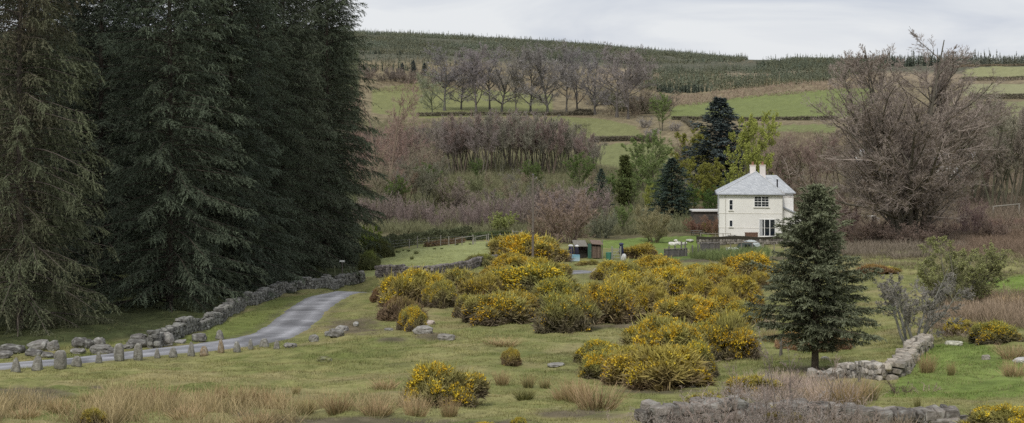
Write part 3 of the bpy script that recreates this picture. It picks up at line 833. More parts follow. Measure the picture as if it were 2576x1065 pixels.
purple = [(1.0, .93, .94), (.95, .92, .88), (1.06, 1.0, .96), (.9, .86, .88)]
olive = [(.80, .95, .62), (1.0, .96, .8), (.85, .9, .85), (1.02, .88, .74), (.78, .84, .70), (.9, 1.0, .68)]
r_ = random.Random(3)
brush(THICK, 6, [(918 + i * 23 + r_.uniform(-6, 6), 193 + r_.uniform(-5, 7), 492 + r_.uniform(-14, 14) - 10 * math.sin(i * .5)) for i in range(17)], 'thicket_shrub',
      'purplish bare shrub in the dense thicket behind the meadow hedge', 'purplish shrubs in the thicket behind the meadow', purple)
brush(THICK, 6, [(1300 + i * 24 + r_.uniform(-6, 6), 198 + r_.uniform(-4, 8), 470 + r_.uniform(-16, 12)) for i in range(9)], 'thicket_shrub',
      'pinkish bare shrub in the thicket behind the utility pole', 'pinkish shrubs in the thicket behind the pole', purple)
brush(DOME + STEMS + SPREAD[:1], 7, [(925 + i * 34 + r_.uniform(-9, 9), 222 + r_.uniform(-6, 8), (436 if i < 7 else 470) + r_.uniform(-30, 14)) for i in range(18)], 'thicket_shrub',
      'brown bare shrub in the second tier of brushwood on the slope', 'brown shrubs in the second tier of the brushwood', olive + purple)
brush(DOME + SPREAD + STEMS[:1], 7, [(940 + i * 42 + r_.uniform(-12, 12), 262 + r_.uniform(-8, 10), (392 if i < 5 else 440) + r_.uniform(-24, 12)) for i in range(15)], 'thicket_shrub',
      'olive-brown bare shrub in the upper tier of brushwood on the slope', 'olive shrubs in the upper tier of the brushwood', olive)
brush(DOME + STEMS[:1], 6, [(900 + i * 36 + r_.uniform(-12, 12), 355 + r_.uniform(-15, 20), 315 + r_.uniform(-18, 14)) for i in range(8)], 'thicket_shrub',
      'reddish bare shrub below the near end of the beech row', 'reddish shrubs below the beech row', purple)
brush(DOME, 5.5, [(930 + i * 24 + r_.uniform(-8, 8), 640 + r_.uniform(-30, 40), 165 + r_.uniform(-12, 14)) for i in range(9)], 'hill_shrub',
      'bare shrub beside the hill field at the end of the beech row', 'bare shrubs by the upper hill field', purple, 1.3)
brush(DOME, 5.5, [(1500 + i * 22 + r_.uniform(-8, 8), 540 + r_.uniform(-20, 40), 222 + r_.uniform(-20, 14)) for i in range(9)], 'hill_shrub',
      'grey-green shrub in the hedge at the farther end of the beech row', 'grey-green shrubs at the end of the beech row', [(.85, .95, .75), (.9, .95, .85), (1, .95, .9)], 1.2)
brush(SPREAD + STEMS, 14, [(1945 + i * 42 + r_.uniform(-12, 12), 238 + r_.uniform(-12, 18), 345 + r_.uniform(-25, 25)) for i in range(15)], 'bare_tree',
      'brown bare tree in the wood behind the house and the huge bare tree', 'brown bare trees behind the house', [(1.05, .88, .85), (1.0, .9, .85), (1.0, 1.0, .8)], 1.0)
brush(STEMS, 12.5, [(2440 + i * 33 + r_.uniform(-8, 8), 232 + r_.uniform(-12, 18), 262 + r_.uniform(-25, 35)) for i in range(6)], 'bare_tree',
      'thin bare tree standing clear beyond the outer boughs of the huge tree', 'thin bare trees at the end of the wood', [(.95, 1.0, .85), (1, .95, .9)], 1.1)
brush(THICK, 6, [(2390 + i * 30 + r_.uniform(-8, 8), 188 + r_.uniform(-10, 14), 545 + r_.uniform(-14, 16)) for i in range(8)], 'bramble_thicket',
      'dark brown bramble clump on the bank beyond the green bush', 'brown bramble clumps beyond the green bush', [(.95, .75, .7), (.8, .75, .65)], 1.4)
brush(DOME, 5.5, [(1985 + i * 26, 196 + r_.uniform(-5, 8), 505 + r_.uniform(-18, 14)) for i in range(8)], 'bare_shrub',
      'brown bare shrub beside the far gable of the white house', 'brown shrubs beside the white house', [(1.05, .85, .85), (1, .95, .8)], 1.0)

singles = [
    (DOME[0], 5.5, 1434, 612, 452, 1.15, 'round pinkish bare tree behind the shed', 'bare_tree', (1.15, .98, .95)),
    (DOME[1], 5.5, 1365, 606, 500, 1.0, 'pale bare shrub between the utility pole and the shed', 'bare_shrub', (1.15, 1.0, .92)),
    (DOME[1], 5.5, 1643, 610, 490, 1.05, 'rounded olive-brown tree by the garden, left of the picnic table', 'bare_tree', (1.05, 1.05, .72)),
    (DOME[0], 5.5, 1520, 600, 510, 1.1, 'grey twiggy shrub behind the farm gate', 'bare_shrub', (.8, .92, .78)),
    (DOME[1], 5.5, 1770, 560, 508, 1.3, 'maroon shrub beside the wall of the white house', 'garden_shrub', (1.1, .62, .55)),
    (DOME[0], 5.5, 1752, 588, 540, 1.5, 'maroon bushes in front of the low outbuilding', 'garden_shrub', (.95, .62, .55)),
    (DOME[0], 5.5, 1795, 590, 530, 1.1, 'reddish shrub touching the corner of the white house', 'garden_shrub', (1.0, .7, .58)),
    (DOME[0], 5.5, 1720, 575, 520, 1.0, 'dull green shrub behind the picnic table', 'garden_shrub', (.8, .95, .6)),
    (DOME[1], 5.5, 1490, 590, 545, 1.2, 'grey shrub just behind the shed roof', 'bare_shrub', (.85, .9, .8)),
]
for pr, bh, u, vb, vt, w, lab, nm, tn in singles:
    p = P(u, vb, 100); h = (vb - vt) / F * p[1]
    pr.place(nm, lab, 'tree' if 'tree' in nm else 'shrub', p, u * .37, (h / bh * w, h / bh * w, h / bh), None, tn)
for u, vb, vt, lab in ((1622, 322, 288, 'pale grey blackthorn, upper one at the field corner'), (1637, 350, 314, 'rounder grey blackthorn, lower one at the field corner'), (1700, 330, 300, 'pinkish grey blackthorn beside the hillside wall gap')):
    p = P(u, vb, 250); h = (vb - vt) / F * p[1]
    DOME[u % 2].place('blackthorn_shrub', lab, 'shrub', p, u, (h / 5.5 * 1.35, h / 5.5 * 1.35, h / 5.5), 'blackthorns at the field corner', (1.35, 1.38, 1.5))

# ================================================================== TREES IN LEAF, GARDEN CONIFERS
def leafy(c, n=15000, s=.2, H_=11, tw=(.16, .15, .09)):
    return deciduous(H_, 3, .16, .22, [dict(n=13, a=.6, av=.2, l=.42, shape=oval, up=.1, t0=.18), dict(n=9, a=.6, l=.45), dict(n=6, a=.6, l=.5, P=4)], .013, (.12, .11, .08), tw, n, c, s, spread=.4)
LF = [leafy((.37, .40, .10), 20000, .22), leafy((.27, .27, .06), 17000, .22), leafy((.20, .26, .09), 10000, .2), leafy((.36, .28, .21), 8000, .2)]
leaf_trees = [
    (LF[0], 1897, -214, 332, .68, 'lime green tree coming into leaf behind the chimney'), (LF[1], 1748, 485, 348, 1.0, 'golden green tree between the dark spruces'),
    (LF[1], 1775, 530, 420, 1.1, 'ochre leafing tree at the foot of the tall dark spruce'), (LF[2], 1625, 480, 345, 1.1, 'soft green tree below the blackthorns'),
    (LF[2], 1660, 520, 400, 1.0, 'soft green tree beside the dark spruce of the garden'), (LF[2], 1590, 530, 440, .9, 'pale green tree behind the golden-topped cypress'),
    (LF[3], 1718, 470, 352, .75, 'tree veiled in pinkish blossom beside the golden one'), (LF[2], 1920, 500, 400, .8, 'thin green tree between the chimney and the brown wood'),
    (LF[0], 1835, 520, 455, .9, 'small yellow-green tree by the far corner of the house'), (LF[0], 1632, 545, 478, .5, 'slim yellow-green tip beside the olive-brown tree'),
    (LF[2], 1665, 330, 245, .9, 'grey-green tree at the corner of the bright hill field'), (LF[2], 1570, 590, 520, 1.0, 'green shrub behind the gate and the pale sack')]
for pr, u, vb, vt, w, lab in leaf_trees:
    p = P(u, vb, 150) if vb > 0 else G(u, -vb)
    if vb < 0: vb = VH - F * p[2] / p[1]
    h = (vb - vt) / F * p[1]
    pr.place('leafing_tree', lab, 'tree', p, u, (h / 10.5 * w, h / 10.5 * w, h / 10.5), 'trees coming into leaf', (1, 1, 1))
for u, y, vt, w, lab, tn in ((1075, 250, 420, 1.2, 'olive leafing tree in the brushwood nearest the crooked reddish tree', (.75, .8, .75)), (1200, 285, 405, 1.0, 'greenish budding tree among the slender stems, house end of the gap', (.7, .75, .7)), (1340, 268, 412, 1.1, 'budding green tree behind the utility pole', (.75, .8, .7)),
        (1455, 262, 395, 1.1, 'budding green tree at the farm end of the slender stems', (.75, .82, .7)), (1490, 225, 470, 1.2, 'mossy green tree behind the shed', (.65, .75, .6)), (985, 215, 455, 1.1, 'mossy green tree at the spruce end of the brushwood', (.7, .75, .6)), (1420, 330, 375, .9, 'faint green tree on the field edge below the beeches', (.8, .85, .8)),
        (1985, 250, 400, 1.1, 'budding tree in the brown wood right beside the lime green one', (.8, .8, .7)), (1545, 240, 440, 1.2, 'soft green tree behind the small dark spruce', (.85, .9, .85)), (1600, 265, 400, 1.2, 'soft green tree on the lower field edge', (.9, .95, .9)), (1480, 215, 520, 1.1, 'green bushy tree above the shed roof', (.7, .8, .65)), (1560, 205, 525, 1.1, 'green bushy tree between gate and cypress', (.7, .8, .65)), (1665, 225, 450, 1.2, 'broad green tree at the garden edge', (.85, .9, .8)), (1730, 215, 470, 1.2, 'green tree in the shade beside the dark green spruce', (.6, .7, .5)), (1790, 205, 480, 1.0, 'dark green tree by the far corner of the white house', (.5, .62, .45)), (2520, 300, 330, 1.2, 'green-tinged tree among the thin bare trees', (.75, .8, .7)), (2460, 260, 420, 1.0, 'mossy tree behind the huge bare tree on its outer side', (.7, .75, .6))):
    p = G(u, y); h = ((VH - F * p[2] / y) - vt) / F * y
    LF[2].place('leafing_tree', lab, 'tree', p, u, (h / 10.5 * w, h / 10.5 * w, h / 10.5), 'trees coming into leaf', tn)
gb = deciduous(2.9, 9, .05, .8, [dict(n=10, a=.55, l=.5, up=.12, t0=.1), dict(n=7, a=.5, l=.5, P=4)], .010, (.12, .11, .06), (.20, .20, .08), 5000, (.27, .31, .10), .13, spread=.5)
gb.place('willow_bush', 'domed pale green bush between the meadow fence and the gate', 'shrub', P(1262, 592, 120), 0, (1.25, 1.25, 1.12), None, (1.2, 1.15, 1.2))
gb.place('hedge_bush', 'yellow-green bush at the meadow corner beside the last spruce', 'shrub', G(928, 148), 1.5, (.8, .8, 1.15), None, (.95, 1.05, .55))
gb.place('garden_bush', 'small yellow-green bush on the terrace behind the picnic table', 'shrub', P(1778, 588, 120), 2.5, (.5, .5, .55), None, (1.05, 1.0, .6))

dk = conifer(15.5, 4.0, 190, .72, .03, .22, .22, 26, .85, 10, .40, .065, .4, (.072, .092, .088), 1.3, .25, nz=.95)
cy = conifer(8, 1.6, 300, .35, .02, -.35, .5, 12, .45, 7, .3, .06, .0, (.085, .11, .045), 1.5, .12, nz=.35)
for pr, bh, u, vb, vt, w, lab, tn, nm in (
        (dk, 15.5, 1812, 500, 246, 1.9, 'tall blue-black spruce above the white house roof', (1, 1, 1), 'garden_spruce'),
        (dk, 15.5, 1690, 560, 398, 1.7, 'dark green spruce in the garden, beyond the olive-brown tree', (.85, .95, .75), 'garden_spruce'),
        (dk, 15.5, 1512, 535, 425, .95, 'small dark spruce beside the golden-topped cypress', (.9, 1, .8), 'garden_spruce'),
        (cy, 8, 1572, 528, 398, .95, 'columnar cypress with a golden brown top', (1.1, 1.0, .8), 'garden_cypress'),
        (dk, 15.5, 1840, 540, 430, 1.1, 'dark conifer behind the roof slope of the white house', (.75, .85, .7), 'garden_spruce'),
        (dk, 15.5, 1040, 190, 152, 1.3, 'dark conifer clump above the near end of the beech row', (1.0, 1.05, 1.1), 'hill_spruce'),
        (dk, 15.5, 1068, 192, 158, 1.3, 'dark conifer beside the clump above the beech row end', (1.0, 1.05, 1.1), 'hill_spruce'),
        (dk, 15.5, 1012, 190, 158, 1.2, 'smaller dark conifer nearest the spruce wood, above the beech row', (1.0, 1.05, 1.1), 'hill_spruce')):
    p = P(u, vb, 150); h = (vb - vt) / F * p[1]
    pr.place(nm, lab, 'tree', p, u, (h / bh * w, h / bh * w, h / bh), None, {'crown': tn, 'trunk': (1, 1, 1)})

# ================================================================== THORN TREE AND GREEN BUSH BY THE RUNNING WALL
def ball(R_, H_):
    def e(pos, tip):
        z = np.clip(tip[:, 2] / H_, 0, 1.2)
        R = R_ * np.sqrt(np.clip(1 - (np.abs(z - .42) / .6) ** 2.2, .02, 1)); r = np.linalg.norm(tip[:, :2], axis=1)
        return np.clip(R / np.maximum(r, .05), .2, 1) * np.where(z > 1, .35, 1)
    return e
th = deciduous(4.3, 6, .09, .5, [dict(n=11, a=.7, av=.3, l=.5, w=.2, up=.05, P=7, t0=.2), dict(n=10, a=.65, l=.45, w=.18), dict(n=10, a=.6, l=.5, w=.15, P=4), dict(n=9, a=.6, l=.6, P=3)],
               .007, (.22, .215, .185), (.30, .28, .245), spread=.35, wig=.13)
th.place('thorn_tree', 'grey lichened bare thorn tree rising behind the end of the running wall', 'tree', P(2300, 868), 2.2, (1.15, 1.15, 1.05))
gr = deciduous(4.3, 12, .08, .85, [dict(n=12, a=.65, av=.25, l=.5, w=.15, up=.03, P=6, t0=.12), dict(n=9, a=.6, l=.5), dict(n=10, a=.6, l=.55, P=4), dict(n=3, a=.6, l=.6, P=3)],
               .0065, (.19, .18, .13), (.29, .275, .17), 30000, (.32, .335, .135), .06, spread=.5, env=ball(2.35, 3.9))
gr.place('hawthorn_bush', 'rounded green bush just coming into leaf, before the huge bare tree', 'shrub', P(2418, 772), .4, (1.4, 1.4, 1.12))

# ================================================================== GORSE
GP = [gorse_proto(11 + k, 1.5, 1.6, 16000, nf, 11, dead) for k, (nf, dead) in enumerate(((18500, .12), (12500, .2), (6200, .3), (16000, .16), (2400, .38), (10000, .22)))]
gorse = [
    (1328,664,168,72,0,'orange-yellow gorse mound at the foot of the utility pole'), (1290,690,110,46,3,'golden gorse on the meadow wall side of the pole'),
    (1035,772,142,94,0,'yellow gorse nearest the far bend of the lane'), (1038,834,64,60,3,'small round gorse beside the flat white rock'),
    (1165,745,130,62,4,'sparsely flowered gorse between the lane gorse and the pole gorse'), (1330,756,205,92,1,'broad gorse below the utility pole with a grey branch in it'),
    (1250,818,185,80,2,'dark bottomed gorse with a yellow crest in the middle of the clump'), (1420,838,138,80,4,'dull olive gorse with hardly any flowers'),
    (1400,775,120,70,2,'dark gorse shoulder between the broad one and the olive one'), (1530,815,150,100,2,'dusky gorse at the open side of the second clump'),
    (1545,708,96,44,1,'low gorse beside the pale boulder'), (1652,692,118,56,3,'gorse dome behind the second clump, facing the garden wall'),
    (1612,652,88,40,4,'small brownish gorse by the pale sack'), (1700,756,160,78,0,'bright gorse at the heart of the second clump'),
    (1598,768,145,76,1,'olive and orange gorse behind the dusky one'), (1718,818,158,82,0,'brightest yellow gorse bush, facing the open pasture'),
    (1795,728,105,60,2,'brown-topped gorse beyond the bright ones'), (1850,778,112,72,5,'half flowered gorse near the young spruce'),
    (1886,706,126,72,1,'gorse before the chicken ark'), (1868,824,106,68,5,'gorse with a reddish lower side by the dry grass'),
    (1915,728,66,40,4,'little green gorse tucked behind the young spruce boughs'), (1668,912,190,106,3,'tall gorse in the near clump with orange tips'),
    (1836,908,136,104,5,'evenly flowered gorse at the outer end of the near clump'), (1508,918,116,68,1,'separate gorse with a dark flank before the near clump'),
    (1660,978,238,98,5,'wide green-gold gorse over the foreground wall'), (1512,957,110,60,3,'low gorse skirt of the near clump'),
    (1286,923,48,46,4,'tiny pointed gorse alone in the pasture'), (1112,1022,172,118,1,'round gorse with a brown hollow, alone among the rushes'),
    (2520,1082,165,82,0,'gorse spilling over the end of the foreground wall'), (2500,866,120,56,2,'dark gorse behind the dead branches'), (2420,842,80,40,1,'rusty gorse sprig among the brown grass'),
    (238,1075,70,46,4,'stunted gorse with a single yellow spray among the rushes'), (1305,1072,40,30,0,'gorse tip at the muddy edge'), (1222,1076,46,22,0,'low gorse shoot at the muddy edge'),
    (1110,775,90,62,5,'ragged gorse filling the gap beside the bare pale stem'), (1215,770,110,66,4,'dull green gorse behind the yellow crested one'), (1300,800,110,60,4,'brown-green gorse between the yellow crested and the broad one'),
    (1370,720,110,60,1,'gorse shoulder behind the broad one, towards the shed'), (1490,800,90,66,4,'brownish gorse joining the dusky and the olive ones'), (1580,735,110,66,5,'gorse in the middle of the second clump, behind the olive and orange one'), (1640,800,120,70,2,'shadowy gorse under the heart of the second clump'),
    (1750,715,100,52,1,'half yellow gorse behind the bright heart of the clump'), (1820,800,90,66,5,'green-gold gorse joining the brightest bush to the reddish one'), (1760,905,120,92,3,'gorse in the middle of the near clump between the tall and the evenly flowered one'), (1590,935,110,66,2,'dark gorse joining the separate one to the wide one'),
    (1735,955,130,80,1,'gorse slope on the outer side of the wide green-gold one'), (1265,735,110,60,3,'yellow gorse behind the yellow crested one'), (1180,800,80,52,4,'low dark gorse at the front gap of the clump'),
    (1758,770,90,60,2,'shaded gorse in the gap behind the brightest one'), (1480,770,70,50,4,'thin gorse at the gap between the two clumps'),
    (2230,690,60,22,4,'patch of yellowing gorse under the huge bare tree'), (1890,1000,120,50,4,'straggling gorse among the bare briars'), (1775,1062,150,60,4,'gorse shoots growing against the foreground wall face'), (1965,1070,80,40,4,'gorse sprig low on the wall face among the briars'),
]
for i, (u, vb, w, h, k, lab) in enumerate(gorse):
    p = P(u, vb); m = p[1] / F
    sx = w * m / 2.55 * random.uniform(.95, 1.1); sz = h * m / 1.58 * random.uniform(.94, 1.2)
    # sits a little behind the seen foot of the bush, as deep as it is wide
    q = G(u, p[1] + .42 * w * m)
    dz = p[2] - q[2]
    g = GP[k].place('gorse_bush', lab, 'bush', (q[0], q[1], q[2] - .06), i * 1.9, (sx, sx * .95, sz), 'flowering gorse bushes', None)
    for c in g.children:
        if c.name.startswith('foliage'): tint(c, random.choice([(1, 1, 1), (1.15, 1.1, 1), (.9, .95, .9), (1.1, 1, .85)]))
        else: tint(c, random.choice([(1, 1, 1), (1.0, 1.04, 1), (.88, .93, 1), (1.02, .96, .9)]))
HE = gorse_proto(91, 1.5, 1.2, 9000, 60, 8, .9, .2)
for u, vb, w, h, lab, tn in ((1010,808,120,56,'dead brown heather bush below the lane gorse',(1.0,.88,.82)), (955,760,50,34,'withered heath bush at the verge of the lane',(1.2,.95,.8)), (1000,790,70,40,'withered heath bush behind the small round gorse',(1.1,.85,.8)),
                             (1472,668,50,14,'low olive mound before the shed, flatter of two',(1.6,1.6,1)), (1492,666,36,13,'low olive mound before the shed, rounder of two',(1.4,1.5,.9)), (2090,885,110,46,'dark bramble clump behind the young spruce trunk',(1.2,.95,.85)), (1990,880,80,44,'pinkish withered bush beside the young spruce trunk',(2.0,1.6,1.4)),
                             (2200,690,90,22,'brown scrub below the huge bare tree',(1.3,1,.8)), (960,650,60,50,'dark ivy mound where the two stone walls meet',(.7,.9,.6)), (930,680,60,46,'dark evergreen bush at the wall corner beside the last spruce',(.7,.95,.6)), (1210,668,90,28,'grey-green bramble along the meadow wall top',(1.2,1.4,.9))):
    p = P(u, vb); m = p[1] / F
    q = G(u, p[1] + .3 * w * m)
    HE.place('heath_bush', lab, 'bush', (q[0], q[1], q[2] - .03), u, (w * m / 3, w * m / 3, h * m / 1.2), None, {'foliage': tn, 'blossom': (.6, .5, 1)})

# ================================================================== DRY STONE WALLS
def wall(name, label, pts, h0, h1, stone=.34, depth=.55, sub=1, tone=(.21, .20, .185), gap=.0, mat_=None, lichen=.35, jag=.25, z0=None, cat='wall', group=None, bx=.5, rg=.18, fill=1.02):
    """stones laid in rough courses along a path; h0, h1 heights at its ends"""
    pts = np.asarray(pts, float)[:, :2]
    path = smooth_path(np.column_stack([pts, np.zeros(len(pts))]), 400)[:, :2]
    s = np.concatenate([[0], np.cumsum(np.linalg.norm(np.diff(path, axis=0), axis=1))])
    T = s[-1]; b = MB()
    ch = stone * .78
    nc = int(math.ceil(max(h0, h1) / ch)) + 1
    for c in range(nc):
        for side in (-1, 1):
            d = rng.uniform(0, stone)
            while d < T:
                w = stone * rng.uniform(.65, 1.75)
                k = (d + w / 2) / T
                hh = h0 + (h1 - h0) * min(k, 1)
                hh *= 1 + jag * float(vnoise(np.array([d / 1.6, seed_w[0], 0.]), 3))
                z = ch * (c + .35)
                if z < hh + ch * .1 and rng.random() > gap:
                    x = np.interp(d + w / 2, s, path[:, 0]); y = np.interp(d + w / 2, s, path[:, 1])
                    x2 = np.interp(d + w / 2 + .2, s, path[:, 0]); y2 = np.interp(d + w / 2 + .2, s, path[:, 1])
                    an = math.atan2(y2 - y, x2 - x) if d + w / 2 + .2 < T else an_l
                    an_l = an
                    o = side * depth * .25 + rng.normal() * .03
                    gz = float(H(x, y)) if z0 is None else z0
                    rock(b, (x - math.sin(an) * o, y + math.cos(an) * o, gz + z), (w * fill, depth * .62, ch * rng.uniform(1.0, 1.6)), sub, bx, rg,
                         (rng.normal() * .1, rng.normal() * .12, an + rng.normal() * .08), tone, lichen, c == 0)
                d += w * .96
    if fill < 1.05:                                  # dark core added behind the blocks to darken the gaps
        n = 60; ss = np.linspace(.2, T - .2, n)
        cx_, cy_ = np.interp(ss, s, path[:, 0]), np.interp(ss, s, path[:, 1])
        cz = H(cx_, cy_)
        hk = (h0 + (h1 - h0) * ss / T) * .8
        v = np.array([[(cx_[i], cy_[i] - depth * .3, cz[i] - .2), (cx_[i], cy_[i] - depth * .3, cz[i] + hk[i]), (cx_[i], cy_[i] + depth * .3, cz[i] + hk[i]), (cx_[i], cy_[i] + depth * .3, cz[i] - .2)] for i in range(n)])
        b.add(v.reshape(-1, 3), grid_faces(n, 4), (.05, .045, .035))
    seed_w[0] += 3.3
    return tag(b.build(name, mat_ or M['stone'], smooth=False), label, cat, group)
seed_w = [1.0]

wp = [P(u, v) for u, v in ((385,878),(415,862),(445,850),(500,832),(560,802),(605,778),(645,764),(690,748),(730,736),(800,725),(860,717),(912,708))]
wall('dry_stone_wall', 'grey lichened dry stone wall climbing beside the lane under the spruces', wp, .66, .86, .235, .55, 1, (.175, .17, .155), .04)
mw = [P(u, v) for u, v in ((945,700),(1000,697),(1050,694),(1100,691),(1150,684),(1195,672),(1240,664),(1290,655))]
wall('dry_stone_wall', 'low dry stone wall along the lower edge of the pale meadow', mw, .85, .75, .26, .5, 1, (.19, .17, .16), 0, None, .2, .1)
fw = [G(u, y - .6) for u, y in ((1612,29.6),(1700,29.9),(1800,30.1),(1950,30.2),(2100,30.3),(2250,30.4),(2380,30.5),(2520,30.4),(2650,30.3))]
wall('dry_stone_wall', 'weathered foreground wall of big squared granite blocks with bare briars before it', fw, .52, .14, .24, .6, 3, (.185, .165, .145), 0, None, .45, .15, bx=.42, rg=.16, fill=1.0)
rw = [P(u, v) for u, v in ((2048,962),(2090,958),(2140,952),(2190,950),(2225,955))]
wall('dry_stone_wall', 'tumbled low wall between the young spruce and the dead twigs', rw, .34, .45, .24, .5, 1, (.33, .30, .26), .05, None, .4, .3)
rw2 = [P(u, v) for u, v in ((2218,958),(2255,948),(2275,925),(2290,905),(2312,885),(2330,872))]
wall('dry_stone_wall', 'tumbled wall running up to the thorn tree with posts beside it', rw2, .42, .55, .24, .6, 1, (.30, .265, .22), .05, None, .3, .3)
gw = [(x, 170.6 + .15 * math.sin(x), 0) for x in np.linspace(TX0 + .3, TX1 - 4, 14)]
wall('garden_wall', 'rough retaining wall below the white house, behind the chicken ark', gw, 1.0, .95, .34, .6, 1, (.21, .19, .165), 0, None, .2, .12, TZ - .95)

def hedge(name, label, pts, h, w, n=5000, c=(.085, .09, .05), leaf=.16, lift=0.0, cat='hedge', group=None, m='needle'):
    pts = np.asarray(pts, float)[:, :2]
    path = smooth_path(np.column_stack([pts, np.zeros(len(pts))]), 300)[:, :2]
    k = rng.random(n) * (len(path) - 1.01); i = k.astype(int); f = (k - i)[:, None]
    p = path[i] * (1 - f) + path[i + 1] * f
    t = norm(path[i + 1] - path[i]); nn = np.stack([-t[:, 1], t[:, 0]], 1)
    a = rng.random(n) * PI
    lump = 1 + .35 * fbm(np.stack([k / 300 * len(pts) * 2.2, a, np.zeros(n)], 1), int(rng.integers(1e6)), 3)
    q = rng.uniform(.7, 1.0, n) * lump
    o = np.cos(a) * w / 2 * q; z = np.sin(a) * h * q
    xy = p + nn * o[:, None]
    pos = np.stack([xy[:, 0], xy[:, 1], H(xy[:, 0], xy[:, 1]) + z + lift], 1)
    d = norm(np.stack([nn[:, 0] * np.cos(a), nn[:, 1] * np.cos(a), np.sin(a)], 1) + .7 * rng.normal(size=(n, 3)))
    sd = norm(np.cross(d, rng.normal(size=(n, 3))))
    g = fbm(pos / (w * .6), 77)
    c = np.array(c) * (1 + .5 * g + .3 * (rng.random(n) - .5))[:, None]
    b = MB(); b.tris(pos, d, sd, leaf * rng.uniform(.6, 1.5, n), leaf * .3 * rng.uniform(.6, 1.3, n), c, c * 1.2)
    return tag(b.build(name, M[m]), label, cat, group)

hedge('hedge_bank', 'dark mixed hedge behind the post fence of the meadow', [P(u, v, 100) for u, v in ((935,648),(965,630),(1010,620),(1060,612),(1120,606),(1180,602))], 1.35, 1.8, 12000, (.095, .105, .055), .2)
hedge('hedge_bank', 'reddish bracken bank along the meadow fence', [P(u, v, 100) for u, v in ((1070,622),(1110,617),(1150,612),(1165,610))], .5, .6, 3500, (.19, .13, .075), .18)
hedge('hedge_bank', 'green hedge below the willow bush at the top of the meadow', [P(u, v, 100) for u, v in ((1180,606),(1230,602),(1285,600))], .8, 1.2, 5000, (.10, .125, .055), .18)
fieldwalls = [
    ('dark wall under the beech row at the edge of the hill field', [(1050,293),(1150,292),(1250,291),(1380,291),(1440,291),(1492,291)], 1.5, 1.6),
    ('dark heap of stones on the hillside wall among the beeches', [(1450,289),(1470,288),(1488,289)], 2.2, 2.5),
    ('dark wall between the two middle hill fields', [(1486,358),(1530,356),(1570,355),(1612,356),(1650,358)], 1.6, 2.0),
    ('long dark wall along the foot of the bright hill field', [(1690,302),(1740,303),(1800,304),(1900,304),(2000,303),(2110,302)], 1.5, 1.5),
    ('short dark wall joining the bright field from below', [(1720,304),(1740,318),(1748,330)], 1.4, 1.5),
    ('upper dark hedge across the pale fields beyond the huge tree', [(2415,204),(2480,203),(2560,202),(2700,202)], 2.6, 2.6),
    ('lower dark hedge across the pale fields beyond the huge tree', [(2440,250),(2500,250),(2576,249),(2700,249)], 3.0, 2.6),
    ('bushy hedge at the top of the pale fields below the skyline trees', [(2400,172),(2460,168),(2576,166),(2700,166)], 1.6, 2.5),
]
for i, (lab, pp, h, w) in enumerate(fieldwalls):
    hedge('field_hedge' if 'hedge' in lab else 'field_wall', lab, [P(u, v, 260) for u, v in pp], h * .72, w, 4500, (.14, .125, .09) if i != 7 else (.19, .15, .10), .55, cat='hedge' if 'hedge' in lab else 'wall', m='far')

# ---- marker stones along the lane
ms = [(80,808,58,50,'dark pointed'),(185,800,58,54,'leaning wedge-shaped'),(302,792,75,52,'tall flat-topped'),(386,780,42,48,'squat broad'),(497,763,45,34,'narrow tapering'),(600,752,70,42,'upright squared, tallest'),(695,748,68,40,'tall mossy-footed'),(790,738,40,30,'pointed with a mossy skirt'),
      (870,735,30,30,'small pale-capped'),(962,728,42,28,'upright white-topped'),(1027,725,28,32,'low rusty'),(1112,711,40,26,'slim brown'),(1192,709,33,26,'small conical'),(1260,696,32,22,'thin spike-like'),(1328,684,27,36,'rounded dark'),(1392,692,26,24,'little grey'),(1105,644,28,30,'single squarish')]
for i, (x, y, h, w, look) in enumerate(ms):
    p = P(x / 2, 532.5 + y / 2); m = p[1] / F
    b = MB()
    k_ = 1.25 if i < 8 else 1.7; hh = h / 2 * m * k_; ww = w / 2 * m * k_ * .95
    v, f = ico(3)
    q = np.sign(v) * np.abs(v) ** .62; q /= np.abs(q).max(0)
    tp = {0: .3, 1: .5, 2: 1.0, 3: .6, 4: .35, 5: .95, 6: .8}.get(i % 7 if i < 7 else 4 if i % 2 else 1)
    k = (q[:, 2:3] + 1) / 2
    q[:, :2] *= (1 - (1 - tp) * k) * (1 + .12 * fbm(v * 2, 100 + i)[:, None])
    q = q * (1 + .12 * fbm(v * 2.5, 200 + i, 3)[:, None])
    q[:, 0] += (.25 if i == 1 else .06 * math.sin(i)) * k[:, 0]
    c = np.array([.19, .18, .158]) * (1 + .35 * fbm(v * 3, 300 + i)[:, None])
    if 'rusty' in look or 'brown' in look: c = c * np.array([1.2, .95, .7])
    l = np.clip((fbm(v * 3.5, 400 + i, 2) - .1) * 4, 0, 1)[:, None] * .5 * np.clip(k + .1, 0, 1)
    c = c * (1 - l) + np.array([.5, .5, .46]) * l
    mo = np.clip(.5 - k * 1.6 + .5 * fbm(v * 2, 500 + i)[:, None], 0, 1) * .8
    c = c * (1 - mo) + np.array([.10, .12, .04]) * mo
    b.add(q * np.array([ww / 2, ww * .42, hh * .56]) + np.array([0, 0, hh * .44]), f, c)
    o = b.build('marker_stone', M['stone']); o.location = p
    nth = ['first', 'second', 'third', 'fourth', 'fifth', 'sixth', 'seventh', 'eighth', 'ninth', 'tenth', 'eleventh', 'twelfth', 'thirteenth', 'fourteenth', 'fifteenth', 'sixteenth'][i] if i < 16 else ''
    tag(o, (look + ' kerb stone, ' + nth + ' along the near edge of the lane') if i < 16 else 'single squarish stone on the grass between lane and wall', 'stone', 'marker stones along the lane')

